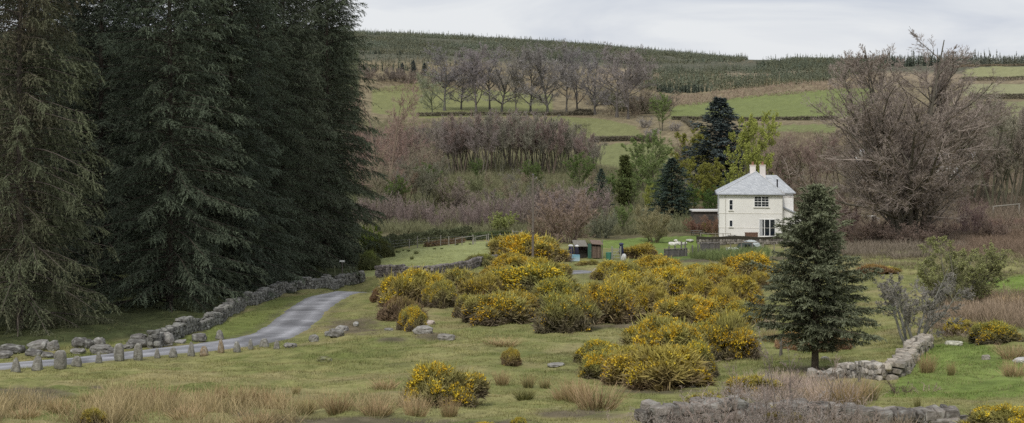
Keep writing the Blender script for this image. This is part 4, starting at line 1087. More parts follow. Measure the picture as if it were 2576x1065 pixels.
# ---- ruined wall: loose boulders beyond the lane
rb = [(60,715,120,45,'long pale boulder beyond the lane, near its closest end'),(22,735,70,30,'low boulder sunk in the bank at the closest end of the lane'),(195,692,112,42,'long flat boulder lying on two others'),(268,700,52,50,'upright grey boulder in the ruined wall'),(175,728,92,36,'boulder below the long flat one'),(240,735,60,26,'small boulder by the tarmac edge'),
      (400,684,76,50,'tilted blocky boulder behind the tallest kerb stones'),(447,690,42,44,'narrow boulder beside the tilted block'),(497,684,62,48,'round topped boulder past the narrow one'),(395,716,70,28,'low mossy boulder on the verge'),(508,712,112,38,'broad pale slab just before the squared kerb stone'),
      (702,650,76,34,'topmost slab of the little stone heap'),(692,684,104,36,'pale wide slab under the heap top'),(640,690,60,22,'dark low stone at the heap'),(772,680,80,50,'big squared boulder where the wall begins'),(835,675,70,66,'stacked boulder forming the wall end'),(1003,655,70,40,'rubble stone on the verge of the lane'),(905,663,60,16,'flat stone on the grass below the wall'),(575,715,60,28,'stone behind the squared kerb stone')]
loose = [(1580,655,46,36,'rounded dark boulder at the near verge of the bend'),(1695,632,72,44,'larger round boulder beside the white one'),(1647,628,22,26,'small white stone between the two round boulders'),(1722,600,60,24,'brownish boulder behind the large round one'),(1460,685,60,24,'earthy low stone ending the kerb row'),(1790,575,24,20,'white pointed stone on the bare earth')]
for i, (x, y, w, h, lab) in enumerate(rb + loose):
    p = P(x / 2, 532.5 + y / 2); m = p[1] / F; b = MB()
    white = 'white' in lab or 'pale' in lab
    rock(b, (0, 0, h / 2 * m * .42), (w / 2 * m, w / 2 * m * .7 + .15, h / 2 * m * 1.15), 3, .68, .24, (rng.normal() * .1, rng.normal() * .1, rng.normal() * .25), (.34, .33, .31) if lab.find('white') >= 0 and 'beside' not in lab and 'between' not in lab or lab.startswith('small white') else (.20, .19, .172) if white else (.18, .17, .157), .55)
    o = b.build('boulder', M['stone']); o.location = p
    tag(o, lab, 'boulder', 'loose boulders by the lane')
for u, v, w, h, lab, c in ((1064,838,48,17,'flat white rock beside the small round gorse',(.30,.285,.26)),(1122,855,42,14,'pale stony hump in the open pasture',(.40,.37,.33)),(1398,921,46,7,'white flat stone level with the grass',(.30,.285,.26)),(816,910,36,13,'mossy hump in the grass below the bend of the lane',(.17,.17,.07)),
                           (978,832,24,6,'thin pale slab on the bare earth',(.30,.285,.26)),(1505,690,26,14,'pale boulder against the low gorse',(.42,.40,.37)),(985,762,26,14,'grey boulder under the lane gorse',(.36,.34,.33)),(1072,818,40,12,'brown flat rock above the white one',(.36,.30,.26)),
                           (1095,703,22,6,'white slab on the grass below the meadow wall',(.30,.285,.26)),(2400,868,40,10,'pale stone in the grass beyond the running wall',(.42,.41,.34)),(2575,914,46,12,'pale flat stone by the sedge tuft',(.42,.40,.38)),(2148,946,16,14,'round stone at the foot of the tumbled wall',(.42,.39,.34)),(2480,905,20,12,'small dark stone in the greener grass',(.28,.25,.22)),(1730,975,70,16,'long pale coping block on the foreground wall',(.42,.39,.34)), (2075,905,18,8,'little pale stone behind the young spruce',(.42,.39,.34))):
    p = P(u, v); m = p[1] / F; b = MB()
    rock(b, (0, 0, h * m * .35), (w * m, w * m * .75, max(h * m, .1) * 1.3), 3, .66, .22, (0, 0, rng.normal() * .3), c, .3)
    o = b.build('boulder', M['stone']); o.location = p
    tag(o, lab, 'boulder', 'stones in the pasture')

# ================================================================== HILL PLANTATIONS
def mini_conifers(b, pos, h, K=34, col=(.10, .125, .09), wid=.24):
    n = len(pos)
    idx = np.repeat(np.arange(n), K)
    t = rng.random(n * K) ** 1.25 * .95
    az = rng.random(n * K) * 6.28
    R = (h[idx] * wid) * (1 - t) ** .85
    cen = pos[idx].copy(); cen[:, 2] += h[idx] * t
    o = np.stack([np.cos(az), np.sin(az), np.zeros(n * K)], 1)
    d = norm(o + np.array([0, 0, -.12]) + .2 * rng.normal(size=o.shape))
    side = norm(np.cross(d, np.array([0, 0, 1.]) + .6 * rng.normal(size=o.shape)))
    tone = (.7 + .5 * rng.random((n, 1)))[idx] * (.8 + .4 * rng.random((n * K, 1)))
    hue = np.array([[1, 1, 1]]) + (fbm(pos / 18, 5)[:, None] * np.array([[.25, .05, -.15]]))[idx]
    c = np.array(col) * np.array([1.06, 1.0, .86]) * tone * hue
    b.tris(cen - d * (R * .1)[:, None], d, side, R * rng.uniform(.8, 1.3, n * K) + .08, h[idx] * .05 + .05, c, c * 1.25)
    # leaders
    up = np.tile(np.array([[0, 0, 1.]]), (n, 1)) + .04 * rng.normal(size=(n, 3))
    s2 = norm(np.cross(up, rng.normal(size=(n, 3))))
    q = pos.copy(); q[:, 2] += h * .55
    b.tris(q, up, s2, h * .5, h * .035, np.array(col) * .9, np.array(col) * 1.2)

def scatter(poly, y0, y1, n, step):
    u = rng.uniform(min(q[0] for q in poly), max(q[0] for q in poly), n); y = np.sqrt(rng.uniform(y0 ** 2, y1 ** 2, n))
    x = (u - U0) / F * y; z = H(x, y); v = VH - F * z / y
    ok = inpoly(u, v + 2 * fbm(xy3(x, y, 12), 8), poly) & (fbm(xy3(x, y, 26), 44, 3) > -.33)
    return np.stack([x, y, z], 1)[ok]

MINI = []
for k in range(4):
    b = MB(); mini_conifers(b, np.zeros((1, 3)), np.array([5.5]), 130, (.175, .19, .15), .26)
    b.bar((0, 0, -.3), (0, 0, 4.6), .09, (.12, .10, .08), 4, .02)
    MINI.append(b.mesh('plantation_spruce', M['far']))
def plant(poly, y0, y1, n, hmin, hmax, name, col, singles):
    pos = scatter(poly, y0, y1, n, 3)
    vv = VH - F * pos[:, 2] / pos[:, 1]
    o = np.argsort(pos[:, 1]); pos = pos[o]
    # the nearest rows as trees of their own
    for k, q in enumerate(pos[:singles]):
        t = link(bpy.data.objects.new('plantation_spruce', MINI[k % 4]))
        s_ = rng.uniform(hmin, hmax) / 5.2
        t.location = q; t.scale = (s_, s_, s_); t.rotation_euler = (0, 0, rng.random() * 6); tint(t, np.array([1, 1, 1]) * rng.uniform(.8, 1.15))
        tag(t, 'young spruce at the margin of ' + name[1], 'tree', 'young spruces on the margin of ' + name[1])
    q = pos[singles:]
    b = MB(); mini_conifers(b, q, rng.uniform(hmin, hmax, len(q)) * np.where(rng.random(len(q)) < .05, 1.7, 1), 20, col)
    tag(b.build(name[0], M['far']), 'dense mass of young spruces covering ' + name[1], 'forest', None, 'stuff')
plant([(560,62),(900,66),(1200,88),(1500,112),(1800,134),(1885,149),(1860,158),(1640,163),(1500,157),(1300,150),(1100,141),(900,136),(560,130)], 740, 1210, 46000, 1.4, 3.4, ('plantation_forest', 'the long plantation along the ridge'), (0.181, 0.201, 0.156), 90)
plant([(1590,182),(1700,176),(1880,170),(1960,157),(2110,146),(2240,148),(2230,172),(2150,196),(2050,210),(1900,222),(1700,238),(1600,225)], 640, 1080, 20000, 1.8, 4.0, ('plantation_forest', 'the slope plantation above the bright hill field'), (0.166, 0.186, 0.140), 90)
plant([(2200,150),(2400,152),(2760,152),(2760,164),(2400,166),(2200,170)], 820, 1100, 3600, 2.8, 6.5, ('plantation_forest', 'the skyline beyond the huge bare tree'), (0.148, 0.162, 0.140), 50)
plant([(900,138),(1300,150),(1300,160),(1080,176),(900,185)], 690, 830, 900, 2, 4, ('plantation_forest', 'the rough ground above the beech row'), (0.174, 0.186, 0.148), 30)

def scrub(name, label, poly, y0, y1, n, h, w, col, per=5, lean=.6, kind='stuff', m='twig', dark=.6, tmin=None, gmin=-.35):
    """masses of twigs and stalks that nobody could count"""
    u = rng.uniform(min(q[0] for q in poly), max(q[0] for q in poly), n)
    y = np.exp(rng.uniform(math.log(y0), math.log(y1), n))
    x = (u - U0) / F * y; z = H(x, y); v = VH - F * z / y
    g = fbm(xy3(x, y, tmin or 2.5 * y0 / 60), 12, 3)
    ok = inpoly(u + 10 * g, v + 3 * g, poly) & (g > gmin) & (road_dist(x, y) > 2.2)
    x, y, z, g = x[ok], y[ok], z[ok], g[ok]
    N = len(x) * per
    st = np.repeat(np.stack([x, y, z - .05], 1), per, 0)
    st[:, :2] += rng.normal(size=(N, 2)) * .16 * h
    d = norm(np.array([0, 0, 1.]) + lean * rng.normal(size=(N, 3)) * np.array([1, 1, .3])); d[:, 2] = np.abs(d[:, 2])
    hh = np.repeat(h * (1 + .6 * g), per) * rng.uniform(.45, 1.2, N)
    ww = w * np.ones(N)
    pts = grow(st, d, hh, 4, .10, -.02)
    c = np.array(col) * (1 + .25 * np.repeat(g, per)[:, None]) * rng.uniform(.65, 1.3, (N, 1))
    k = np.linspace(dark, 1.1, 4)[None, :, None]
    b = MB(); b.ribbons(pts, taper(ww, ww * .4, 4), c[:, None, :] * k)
    return tag(b.build(name, M[m]), label, 'ground cover', None, kind)

scrub('undergrowth', 'olive-brown twiggy undergrowth between the bare trees of the slope', [(900,585),(900,300),(1050,296),(1480,300),(1500,420),(1650,430),(1740,520),(1740,585),(1450,600),(1180,600)], 178, 460, 26000, 1.6, .022, (.215, .215, .12), 5, .5)
scrub('undergrowth', 'brown undergrowth beneath the wood behind the house', [(1760,500),(1800,335),(2100,335),(2650,310),(2650,585),(2380,600),(2100,600),(2020,585)], 178, 420, 22000, 1.4, .022, (.235, .185, .14), 5, .5)
scrub('heath', 'tan and pinkish heath along the upper edge of the bright hill field', [(1640,262),(1690,245),(1900,222),(2060,206),(2200,196),(2200,220),(2000,238),(1850,252),(1700,272)], 480, 840, 9000, 1.6, .05, (.36, .28, .21), 5, .6)
scrub('heath', 'pale dead grass along the foot of the ridge plantation', [(900,140),(1300,154),(1700,168),(1900,152),(1900,162),(1640,176),(1300,166),(900,150)], 620, 960, 5000, 1.1, .06, (.40, .33, .23), 4, .6)
scrub('heath', 'brown rough grass around the hilltop beeches', [(900,235),(900,150),(1100,176),(1500,190),(1660,205),(1680,260),(1600,300),(1500,285),(1400,235)], 440, 760, 9000, 1.3, .05, (.27, .215, .15), 5, .6)
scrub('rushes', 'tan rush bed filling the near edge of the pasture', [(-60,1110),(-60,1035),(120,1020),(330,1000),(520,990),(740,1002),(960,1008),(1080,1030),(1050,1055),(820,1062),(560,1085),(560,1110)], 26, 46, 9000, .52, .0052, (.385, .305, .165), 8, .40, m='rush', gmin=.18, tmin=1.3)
scrub('dry_grass', 'pinkish dry grass behind the foreground wall', [(1850,1010),(1900,950),(2000,935),(2060,968),(2180,985),(2200,1010),(2150,1030),(1950,1025)], 29, 50, 1500, .5, .006, (.40, .31, .255), 9, .4, m='rush')
scrub('dry_grass', 'brown sedge and bracken between the thorn tree and the edge of the pasture', [(2330,800),(2400,762),(2480,745),(2660,742),(2660,832),(2500,830),(2420,812),(2350,840)], 62, 95, 3000, .8, .012, (.31, .235, .165), 8, .4, m='rush')
scrub('dry_grass', 'tall green grass strip before the garden fence', [(1735,656),(1745,634),(1930,632),(1935,652),(1850,657)], 140, 168, 2500, .75, .018, (.17, .21, .08), 7, .3, m='rush')
scrub('dry_grass', 'brown grass below the huge bare tree', [(2120,668),(2180,640),(2560,640),(2660,680),(2480,700),(2250,690)], 110, 158, 3500, .5, .016, (.25, .215, .13), 6, .5, m='rush')
scrub('dry_grass', 'pale dry grass tufts at the foot of the second gorse clump', [(1900,835),(1920,790),(1960,800),(1950,840)], 60, 90, 350, .5, .008, (.42, .34, .24), 8, .35, m='rush')

# ---- rush tufts one can count
RT = [rush_mesh(300, .85, .24, .38, .35, .0065), rush_mesh(260, .8, .2, .30, .6, .0065, tan=(.34, .28, .16)), rush_mesh(320, .75, .3, .55, .25, .006, tan=(.44, .33, .22)), rush_mesh(240, .8, .18, .28, .85, .007, tan=(.26, .25, .11))]
tufts = [(968,978,62,32,2,'spreading pale tuft on the level turf behind the round gorse'),(1262,970,44,38,0,'tan tuft beyond the round gorse, nearest to it'),(1328,974,44,36,1,'greener tuft next in line towards the near gorse clump'),(1370,977,38,30,1,'small greener tuft at the end of the line'),
         (1500,1028,112,78,2,'largest tan rush clump before the foreground wall end'),(1452,1010,84,58,0,'rush clump leaning against the largest tan one'),(1415,1006,50,40,2,'low wispy tuft beside the largest clump'),(2332,940,48,52,0,'brownish tuft in the green grass beside the running wall'),(2392,945,28,40,1,'slim dark tuft alone in the green grass'),(2550,948,60,50,2,'broad tan tuft at the far end of the green grass'),
         (2548,903,70,44,2,'tan tuft behind the pale flat stone'),(2308,1032,24,38,3,'thin dark tuft behind the foreground wall'),(1262,872,90,20,0,'sparse brown tuft behind the tiny pointed gorse'),(745,992,28,24,1,'small tuft alone above the rush bed'),(2130,1022,100,70,0,'russet rush clump behind the foreground wall'),(2188,1008,60,58,1,'green rush clump between russet one and dead twigs'),
         (2065,1015,70,50,2,'pinkish clump behind the saplings'),(1320,1005,80,28,3,'short green rushes on the hump'),(1210,985,40,34,0,'tan tuft touching the round gorse'),(405,1020,80,66,2,'tall tan tuft rising above the rush bed'),(520,1025,74,58,2,'tan tuft beside a brown one in the rush bed'),(610,1020,60,46,0,'brown tuft in the middle of the rush bed'),
         (660,1022,52,50,0,'second brown tuft in the middle of the rush bed'),(695,1030,56,56,2,'grey-tan tuft before a bare patch'),(770,1042,70,46,1,'tuft with a green foot towards the round gorse'),(850,1040,80,52,0,'wide tuft near the round gorse'),(950,1045,80,52,2,'pale tuft just before the round gorse'),(1045,1048,60,60,2,'grasses growing up through the round gorse'),(1130,1050,50,54,0,'grey grasses at the foot of the round gorse'),
         (150,1040,70,40,0,'brown tuft above the stunted gorse'),(60,1055,80,44,2,'pale tuft at the near corner of the rush bed'),(320,1045,60,44,1,'green-footed tuft past the stunted gorse'),(470,1058,80,44,2,'low pale tuft at the front of the rush bed'),(640,1075,80,48,2,'pinkish tuft at the front by the bare track'),(220,1010,46,22,1,'small olive tuft on the turf above the rushes'),
         (2440,768,70,40,0,'brown sedge tuft beyond the dead branches'),(2530,775,80,42,2,'tan sedge tuft on the rise'),(1935,860,44,40,2,'pale dry tuft beside the young spruce'), (310,1003,30,20,0,'brown tuft at the upper fringe of the rush bed'), (560,1000,40,34,0,'tuft standing up behind the rush bed')]
for i, (u, vb, w, h, k, lab) in enumerate(tufts):
    p = P(u, vb); m = p[1] / F
    o = link(bpy.data.objects.new('rush_tuft', RT[k])); o.location = p; o.rotation_euler = (0, 0, i * 1.1)
    o.scale = (w * m / .75, w * m / .75, h * m / .85); tint(o, np.array([1, .95, .8]) * random.uniform(.85, 1.1))
    tag(o, lab, 'grass tuft', 'rush tufts in the pasture')
def zm(x, y): return ((780 + x * .20963) * .9862, (560 + y * .20963) * .9862)
for i, (x, y, h, w, lab) in enumerate([(938,470,26,24,'round dark tuft by the spruce end of the meadow'),(1290,488,44,44,'square dark tuft lowest in the meadow'),(1345,422,46,58,'widest dark tuft in the middle of the meadow'),(1072,432,30,28,'dark tuft between the spruce end and the middle'),(1120,404,30,60,'long low tuft near the hedge'),(1250,392,26,44,'tuft touching the hedge foot'),
        (1185,388,22,22,'smallest tuft near the hedge'),(1565,366,22,40,'flat tuft at the bracken bank'),(1655,362,20,36,'second flat tuft at the bracken bank'),(2215,334,46,52,'bulky dark tuft near the gate'),(2372,390,42,30,'upright tuft nearest the golden gorse'),(1000,416,24,30,'tuft half way along the hedge shadow'),(890,432,28,50,'tuft beside the ivy mound'),(1835,312,22,50,'tuft below the pale rail'),(2000,306,20,30,'tiny tuft by the rail end'),(1045,402,20,26,'thin tuft by the fence posts')]):
    p = P(*zm(x, y), 100); m = p[1] / F * .2067
    o = link(bpy.data.objects.new('rush_tuft', RT[3])); o.location = p; o.scale = (w * m / .5, w * m / .5, h * m / .75); o.rotation_euler = (0, 0, i); tint(o, (.75, .8, .75))
    tag(o, lab, 'grass tuft', 'dark rush tufts in the meadow')

# ---- short turf: blades too many to count
def turf(n):
    u = rng.uniform(-150, 2730, n); y = 25 * np.exp(rng.random(n) ** 1.15 * math.log(150 / 25))
    x = (u - U0) / F * y; z = H(x, y)
    rdd = road_dist(x, y)
    v = VH - F * z / y
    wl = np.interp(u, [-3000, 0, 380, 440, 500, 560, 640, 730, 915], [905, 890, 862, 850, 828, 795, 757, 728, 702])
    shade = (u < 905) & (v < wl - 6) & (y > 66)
    mud_shade = np.zeros(n, bool)
    for (mu, mv), (ru, rv) in MUD_AND_SHADE: mud_shade |= (((u - mu) / ru) ** 2 + ((v - mv) / rv) ** 2) < .8
    ok = (rdd > 1.75) & ~(mud_shade & (rng.random(n) < .75)) & ~(shade & (rng.random(n) < .6))
    x, y, z = x[ok], y[ok], z[ok]; N = len(x)
    c = ground_color(x, y, z)
    tall = np.clip(.75 + 1.5 * fbm(xy3(x, y, 1.3), 14, 3), .2, 2.6)
    s = np.clip(y / 45, .7, 1.6)
    d = norm(np.array([0, 0, 1.]) + .45 * rng.normal(size=(N, 3)) * np.array([1, 1, .2]))
    sd = norm(np.cross(d, rng.normal(size=(N, 3))))
    c = c * rng.uniform(.7, 1.45, (N, 1)); st = rng.random(N) < .14
    c[st] = c[st] * .5 + np.array([.30, .25, .13]) * .5
    b = MB(); b.tris(np.stack([x, y, z - .01], 1), d, sd, .075 * s * tall * rng.uniform(.6, 1.4, N), .008 * s, c * .85, c * 1.2)
    tag(b.build('grass', M['blade']), 'short grazed turf of the pasture', 'grass', None, 'stuff')
turf(620000)

# ================================================================== WHITE HOUSE
HX, HY, HZ = 25.38, 175.2, TZ
house = thing('white_house', 'white two-storey rendered house with hipped slate roof and twin chimneys', 'house', (HX, HY, HZ - .02), -.125)
def part(name, b, m, parent=house, smooth=False): return b.build(name, M[m], parent, smooth)
WH = (.87, .855, .815)
W_, D_, E_ = 7.65, 11.0, 5.24
b = MB()
b.box((W_ / 2, D_ / 2, E_ / 2), (W_, D_, E_), WH)
b.box((W_ + .8, 7.8, E_ / 2), (1.6, 6.4, E_), WH)
# lean-to with a sloping top
x0, x1, y0_, y1_ = W_, W_ + 2.6, 1.3, 4.6
b.poly([(x0, y0_, 0), (x1, y0_, 0), (x1, y1_, 0), (x0, y1_, 0), (x0, y0_, 3.65), (x1, y0_, 2.45), (x1, y1_, 2.45), (x0, y1_, 3.65)],
       [(0, 1, 5, 4), (1, 2, 6, 5), (4, 5, 6, 7), (2, 3, 7, 6)], WH)
part('wall', b, 'render')
b = MB()
for z, hgt in ((2.98, .04), (1.22, .03)):
    b.box((W_ / 2, -.012, z), (W_ + .04, .04, hgt), (.76, .73, .66)); b.box((-.012, D_ / 2, z), (.04, D_, hgt), (.76, .73, .66))
part('string_course', b, 'render')
RX = 4.55
def hip(b, xa, xb, ya, yb, ze, zr, ra, rb, th=.12):
    o = .28
    A = [(xa - o, ya - o, ze), (xb + o, ya - o, ze), (xb + o, yb + o, ze), (xa - o, yb + o, ze), ra + (zr,), rb + (zr,)]
    A2 = [(p[0], p[1], p[2] - th) for p in A[:4]]
    if abs(ra[0] - rb[0]) < 1e-6:
        b.poly(A + A2, [(0, 1, 4), (1, 2, 5, 4), (2, 3, 5), (3, 0, 4, 5), (0, 6, 7, 1), (1, 7, 8, 2), (2, 8, 9, 3), (3, 9, 6, 0), (6, 9, 8, 7)], (1, 1, 1))
    else:
        b.poly(A + A2, [(0, 1, 5, 4), (1, 2, 5), (2, 3, 4, 5), (3, 0, 4), (0, 6, 7, 1), (1, 7, 8, 2), (2, 8, 9, 3), (3, 9, 6, 0), (6, 9, 8, 7)], (1, 1, 1))
b = MB(); hip(b, 0, W_, 0, D_, E_ + .12, E_ + 2.75, (RX, 3.1), (RX, D_ - 3.1))
roof = part('roof', b, 'slate')
b = MB(); hip(b, 5.0, W_ + 1.6, 4.6, 11.0, E_ + .118, E_ + 2.2, (RX + .8, 7.8), (W_ - .3, 7.8))
part('roof', b, 'slate')
b = MB()
for pa, pb in (((-.28, -.28, E_ + .13), (RX, 3.1, E_ + 2.78)), ((W_ + .28, -.28, E_ + .13), (RX, 3.1, E_ + 2.78)), ((RX, 3.1, E_ + 2.78), (RX, D_ - 3.1, E_ + 2.78))):
    b.bar(pa, pb, .06, (.55, .56, .57), 6)
b.build('ridge_tile', M['stone'], roof)
b = MB(); b.poly([(x0 - .02, y0_ - .2, 3.78), (x1 + .25, y0_ - .2, 2.5), (x1 + .25, y1_, 2.5), (x0 - .02, y1_, 3.78), (x0 - .02, y0_ - .2, 3.66), (x1 + .25, y0_ - .2, 2.38), (x1 + .25, y1_, 2.38), (x0 - .02, y1_, 3.66)],
               [(0, 1, 2, 3), (4, 7, 6, 5), (0, 4, 5, 1), (1, 5, 6, 2), (2, 6, 7, 3)], (1, 1, 1))
part('roof', b, 'slate').name = 'lean_to_roof'
b = MB()
b.bar((-.3, -.33, E_ + .02), (W_ + .3, -.33, E_ + .02), .06, (.20, .21, .22), 6); b.bar((-.33, -.3, E_ + .02), (-.33, D_ + .3, E_ + .02), .06, (.20, .21, .22), 6)
part('gutter', b, 'paint')
for x, y in ((.75, -.07), (W_ - .08, -.07)):
    b = MB(); b.bar((x, y, .05), (x, y, E_ - .05), .04, (.62, .60, .55), 6); part('downpipe', b, 'paint')
for cx, cy, top in ((RX - .32, 4.6, 3.62), (RX + .92, 5.2, 3.58)):
    b = MB()
    b.box((cx, cy, E_ + 2.4), (.70, .95, 2.1), (.80, .74, .69))
    b.box((cx, cy, E_ + 3.5), (.80, 1.02, .12), (.62, .53, .48))
    ch = b.build('chimney', M['render'], house)
    for dy in (-.25, .25):
        b = MB(); b.tubes(np.array([[(cx, cy + dy, E_ + 3.55), (cx, cy + dy, E_ + 3.75), (cx, cy + dy, E_ + 3.95)]]), np.array([[.14, .12, .14]]), np.array([.33, .17, .12]), 8)
        b.build('chimney_pot', M['stone'], ch, True)
b = MB(); b.bar((W_ - .55, 1.9, E_ + .6), (W_ - .55, 1.9, E_ + 1.75), .085, (.02, .02, .022), 8); b.bar((W_ - .55, 1.9, E_ + 1.72), (W_ - .55, 1.9, E_ + 1.84), .12, (.02, .02, .022), 8)
part('flue_pipe', b, 'metal')

def window(x0, x1, z0, z1, cols, rows, parent=house, name='window', axis='x', at=0.0, bars=(1, 1), fr=.07):
    """frame standing proud of the wall, panes of glass as a sub-part"""
    def Bx(b, c0, c1, za, zb, d0, d1, col):
        c = ((c0 + c1) / 2, (d0 + d1) / 2, (za + zb) / 2); s_ = (c1 - c0, abs(d1 - d0), zb - za)
        if axis == 'y': c = (c[1], c[0], c[2]); s_ = (s_[1], s_[0], s_[2])
        b.box(c, s_, col)
    b = MB(); wt = (.86, .86, .85)
    d = at
    for i in range(cols + 1):
        x = x0 + (x1 - x0) * i / cols
        Bx(b, x - fr / 2, x + fr / 2, z0, z1, d - .05, d + .02, wt)
    for j in range(rows + 1):
        z = z0 + (z1 - z0) * j / rows
        Bx(b, x0 - fr / 2 - .002, x1 + fr / 2 + .002, z - fr / 2, z + fr / 2, d - .048, d + .02, wt)
    for i in range(cols):
        for k in range(1, bars[0] + 1):
            x = x0 + (x1 - x0) * (i + k / (bars[0] + 1)) / cols
            Bx(b, x - .014, x + .014, z0, z1, d - .035, d + .01, wt)
    for j in range(rows):
        for k in range(1, bars[1] + 1):
            z = z0 + (z1 - z0) * (j + k / (bars[1] + 1)) / rows
            Bx(b, x0, x1, z - .014, z + .014, d - .033, d + .01, wt)
    f = b.build(name, M['paint'], parent)
    g = MB(); Bx(g, x0 + .01, x1 - .01, z0 + .01, z1 - .01, d - .02, d - .012, (1, 1, 1)); g.build('glass', M['glass'], f)
    s_ = MB(); Bx(s_, x0 - .12, x1 + .12, z0 - .13, z0 - .045, d - .12, d + .01, (.74, .72, .66)); s_.build('sill', M['render'], f)
    return f
window(4.23, 5.97, 3.80, 5.05, 2, 2, bars=(1, 1))
fd = window(4.81, 6.73, .22, 2.28, 3, 1, name='french_door', bars=(0, 0), fr=.10)
b = MB()
cx = np.linspace(4.87, 5.22, 15)
cv = np.array([[(x, -.0225 - .006 * math.sin(i * 1.9), z) for z in (.3, 1.25, 2.2)] for i, x in enumerate(cx)])
b.add(cv.reshape(-1, 3), grid_faces(15, 3), (.72, .73, .74)); b.build('curtain', M['cloth'], fd)
window(1.22, 1.62, 3.4, 4.62, 1, 2, bars=(0, 0), fr=.05)
window(1.24, 1.60, 1.35, 2.12, 1, 1, bars=(0, 0), fr=.05)

# ================================================================== GARDEN
def at_(u, y, z=None): 
    p = G(u, y)
    if z is not None: p[2] = z
    return p
# slatted chest
c0 = at_(1890, 173.6, TZ)
t = thing('garden_chest', 'brown slatted garden chest against the white wall by the french door', 'chest', c0)
b = MB()
for k in range(5): b.box((0, -.30, .10 + k * .125), (1.5, .03, .11), (.19, .115, .085))
b.box((0, 0, .33), (1.46, .56, .60), (.14, .085, .065)); b.build('box_body', M['wood'], t)
b = MB(); b.box((0, 0, .68), (1.58, .68, .06), (.21, .13, .10)); b.build('lid', M['wood'], t)
# picnic tables
def picnic(u, y, label, s=1.0, c=(.15, .14, .125)):
    t = thing('picnic_table', label, 'table', at_(u, y), .15, 'picnic tables on the terrace', (s, s, s))
    b = MB()
    for k in range(5): b.box((0, -.3 + k * .15, .74), (1.7, .13, .04), c)
    b.build('table_top', M['wood'], t)
    for sy in (-1, 1):
        b = MB(); b.box((0, sy * .72, .44), (1.7, .24, .04), c); b.build('bench_seat', M['wood'], t)
    for sx in (-1, 1):
        b = MB(); b.bar((sx * .6, -.62, 0), (sx * .6, -.18, .72), .045, c, 4); b.bar((sx * .6, .62, 0), (sx * .6, .18, .72), .045, c, 4); b.bar((sx * .6, -.75, .40), (sx * .6, .75, .40), .04, c, 4)
        b.build('leg', M['wood'], t)
picnic(1841, 172.6, 'small dark picnic table at the corner of the white house', .62)
picnic(1752, 178, 'dark picnic table on the grass away from the house', .85)
# ark: half-round hut
p = P(1884, 633, 100); 
t = thing('chicken_ark', 'half-round metal chicken ark with a dark doorway below the terrace', 'hut', p, -.42)
R_, Ln = 1.25, 2.3
a = np.linspace(0, PI, 25)
b = MB()
yy = np.linspace(-Ln / 2, Ln / 2, 3)
rr = R_ + .02 * np.cos(np.arange(25) * PI)
v = np.array([[(rr[i] * math.cos(x), y, rr[i] * math.sin(x) * .95) for y in yy] for i, x in enumerate(a)])
b.add(v.reshape(-1, 3), grid_faces(25, 3), (.50, .54, .53)); b.build('shell', M['metal'], t)
b = MB()
ring = [((R_ - .03) * math.cos(x), -Ln / 2 + .06, (R_ - .03) * .95 * math.sin(x)) for x in a]
b.poly(ring, [tuple(range(25))], (.085, .105, .10)); ring2 = [(x, Ln / 2 - .06, z) for x, _, z in ring]; b.poly(ring2, [tuple(range(24, -1, -1))], (.085, .105, .10))
ew = b.build('end_wall', M['metal'], t)
b = MB(); b.box((.12, -Ln / 2 + .03, .50), (.62, .04, .72), (.012, .013, .016)); b.build('doorway', M['metal'], ew)
b = MB()
for s_ in (-1, 1): b.box((.12 + s_ * .35, -Ln / 2 + .025, .50), (.06, .06, .78), (.12, .14, .13))
b.box((.12, -Ln / 2 + .025, .90), (.78, .062, .06), (.12, .14, .13)); b.build('door_frame', M['metal'], ew)
# low white cover
p = P(1852, 634, 100); t = thing('cloche_tunnel', 'low white plastic cover on the grass beside the chicken ark', 'cover', p, .05)
b = MB(); a = np.linspace(0, PI, 13); xx = np.linspace(-1.2, 1.2, 25)
v = np.array([[(x, .42 * math.cos(q), .52 * math.sin(q) * (1 - .10 * abs(math.sin(x * 4.2)) - .25 * (abs(x) / 1.2) ** 6)) for q in a] for x in xx])
b.add(v.reshape(-1, 3), grid_faces(25, 13), (.80, .80, .76)); b.build('cover_sheet', M['plastic'], t, True)
for k in range(5):
    b = MB(); x = -1.1 + k * .55
    b.tubes(np.array([[(x, .43 * math.cos(q), .53 * math.sin(q)) for q in a]]), np.full((1, 13), .018), np.array([.55, .55, .52]), 4); b.build('hoop', M['plastic'], t)
# rail of sleepers in front of the wall
def rail(name, label, a_, b_, posts, h, c=(.26, .235, .20), w=.05):
    a_ = np.array(a_); b_ = np.array(b_)
    t = thing(name, label, 'fence', a_)
    for k in range(posts):
        q = a_ + (b_ - a_) * k / max(posts - 1, 1) - a_
        g = float(H(*(a_ + q)[:2])) - a_[2]
        b = MB(); b.box((q[0], q[1], g + h / 2 - .1), (w * 2, w * 2, h + .2), np.array(c) * random.uniform(.8, 1.1)); b.build('post', M['wood'], t)
    d = b_ - a_
    b = MB(); b.bar((0, -w * 1.6, h - .06), (d[0], d[1] - w * 1.6, d[2] + h - .06), w, c, 6); b.build('rail', M['wood'], t)
    return t
rail('terrace_rail', 'long weathered rail running before the retaining wall above the chicken ark', P(1838, 636, 100), P(2003, 633, 100), 7, 1.15)
rail('terrace_rail', 'shorter handrail on the terrace edge between picnic tables and house', at_(1762, 171.4), at_(1838, 171.4), 5, .85, (.30, .27, .22), .035)
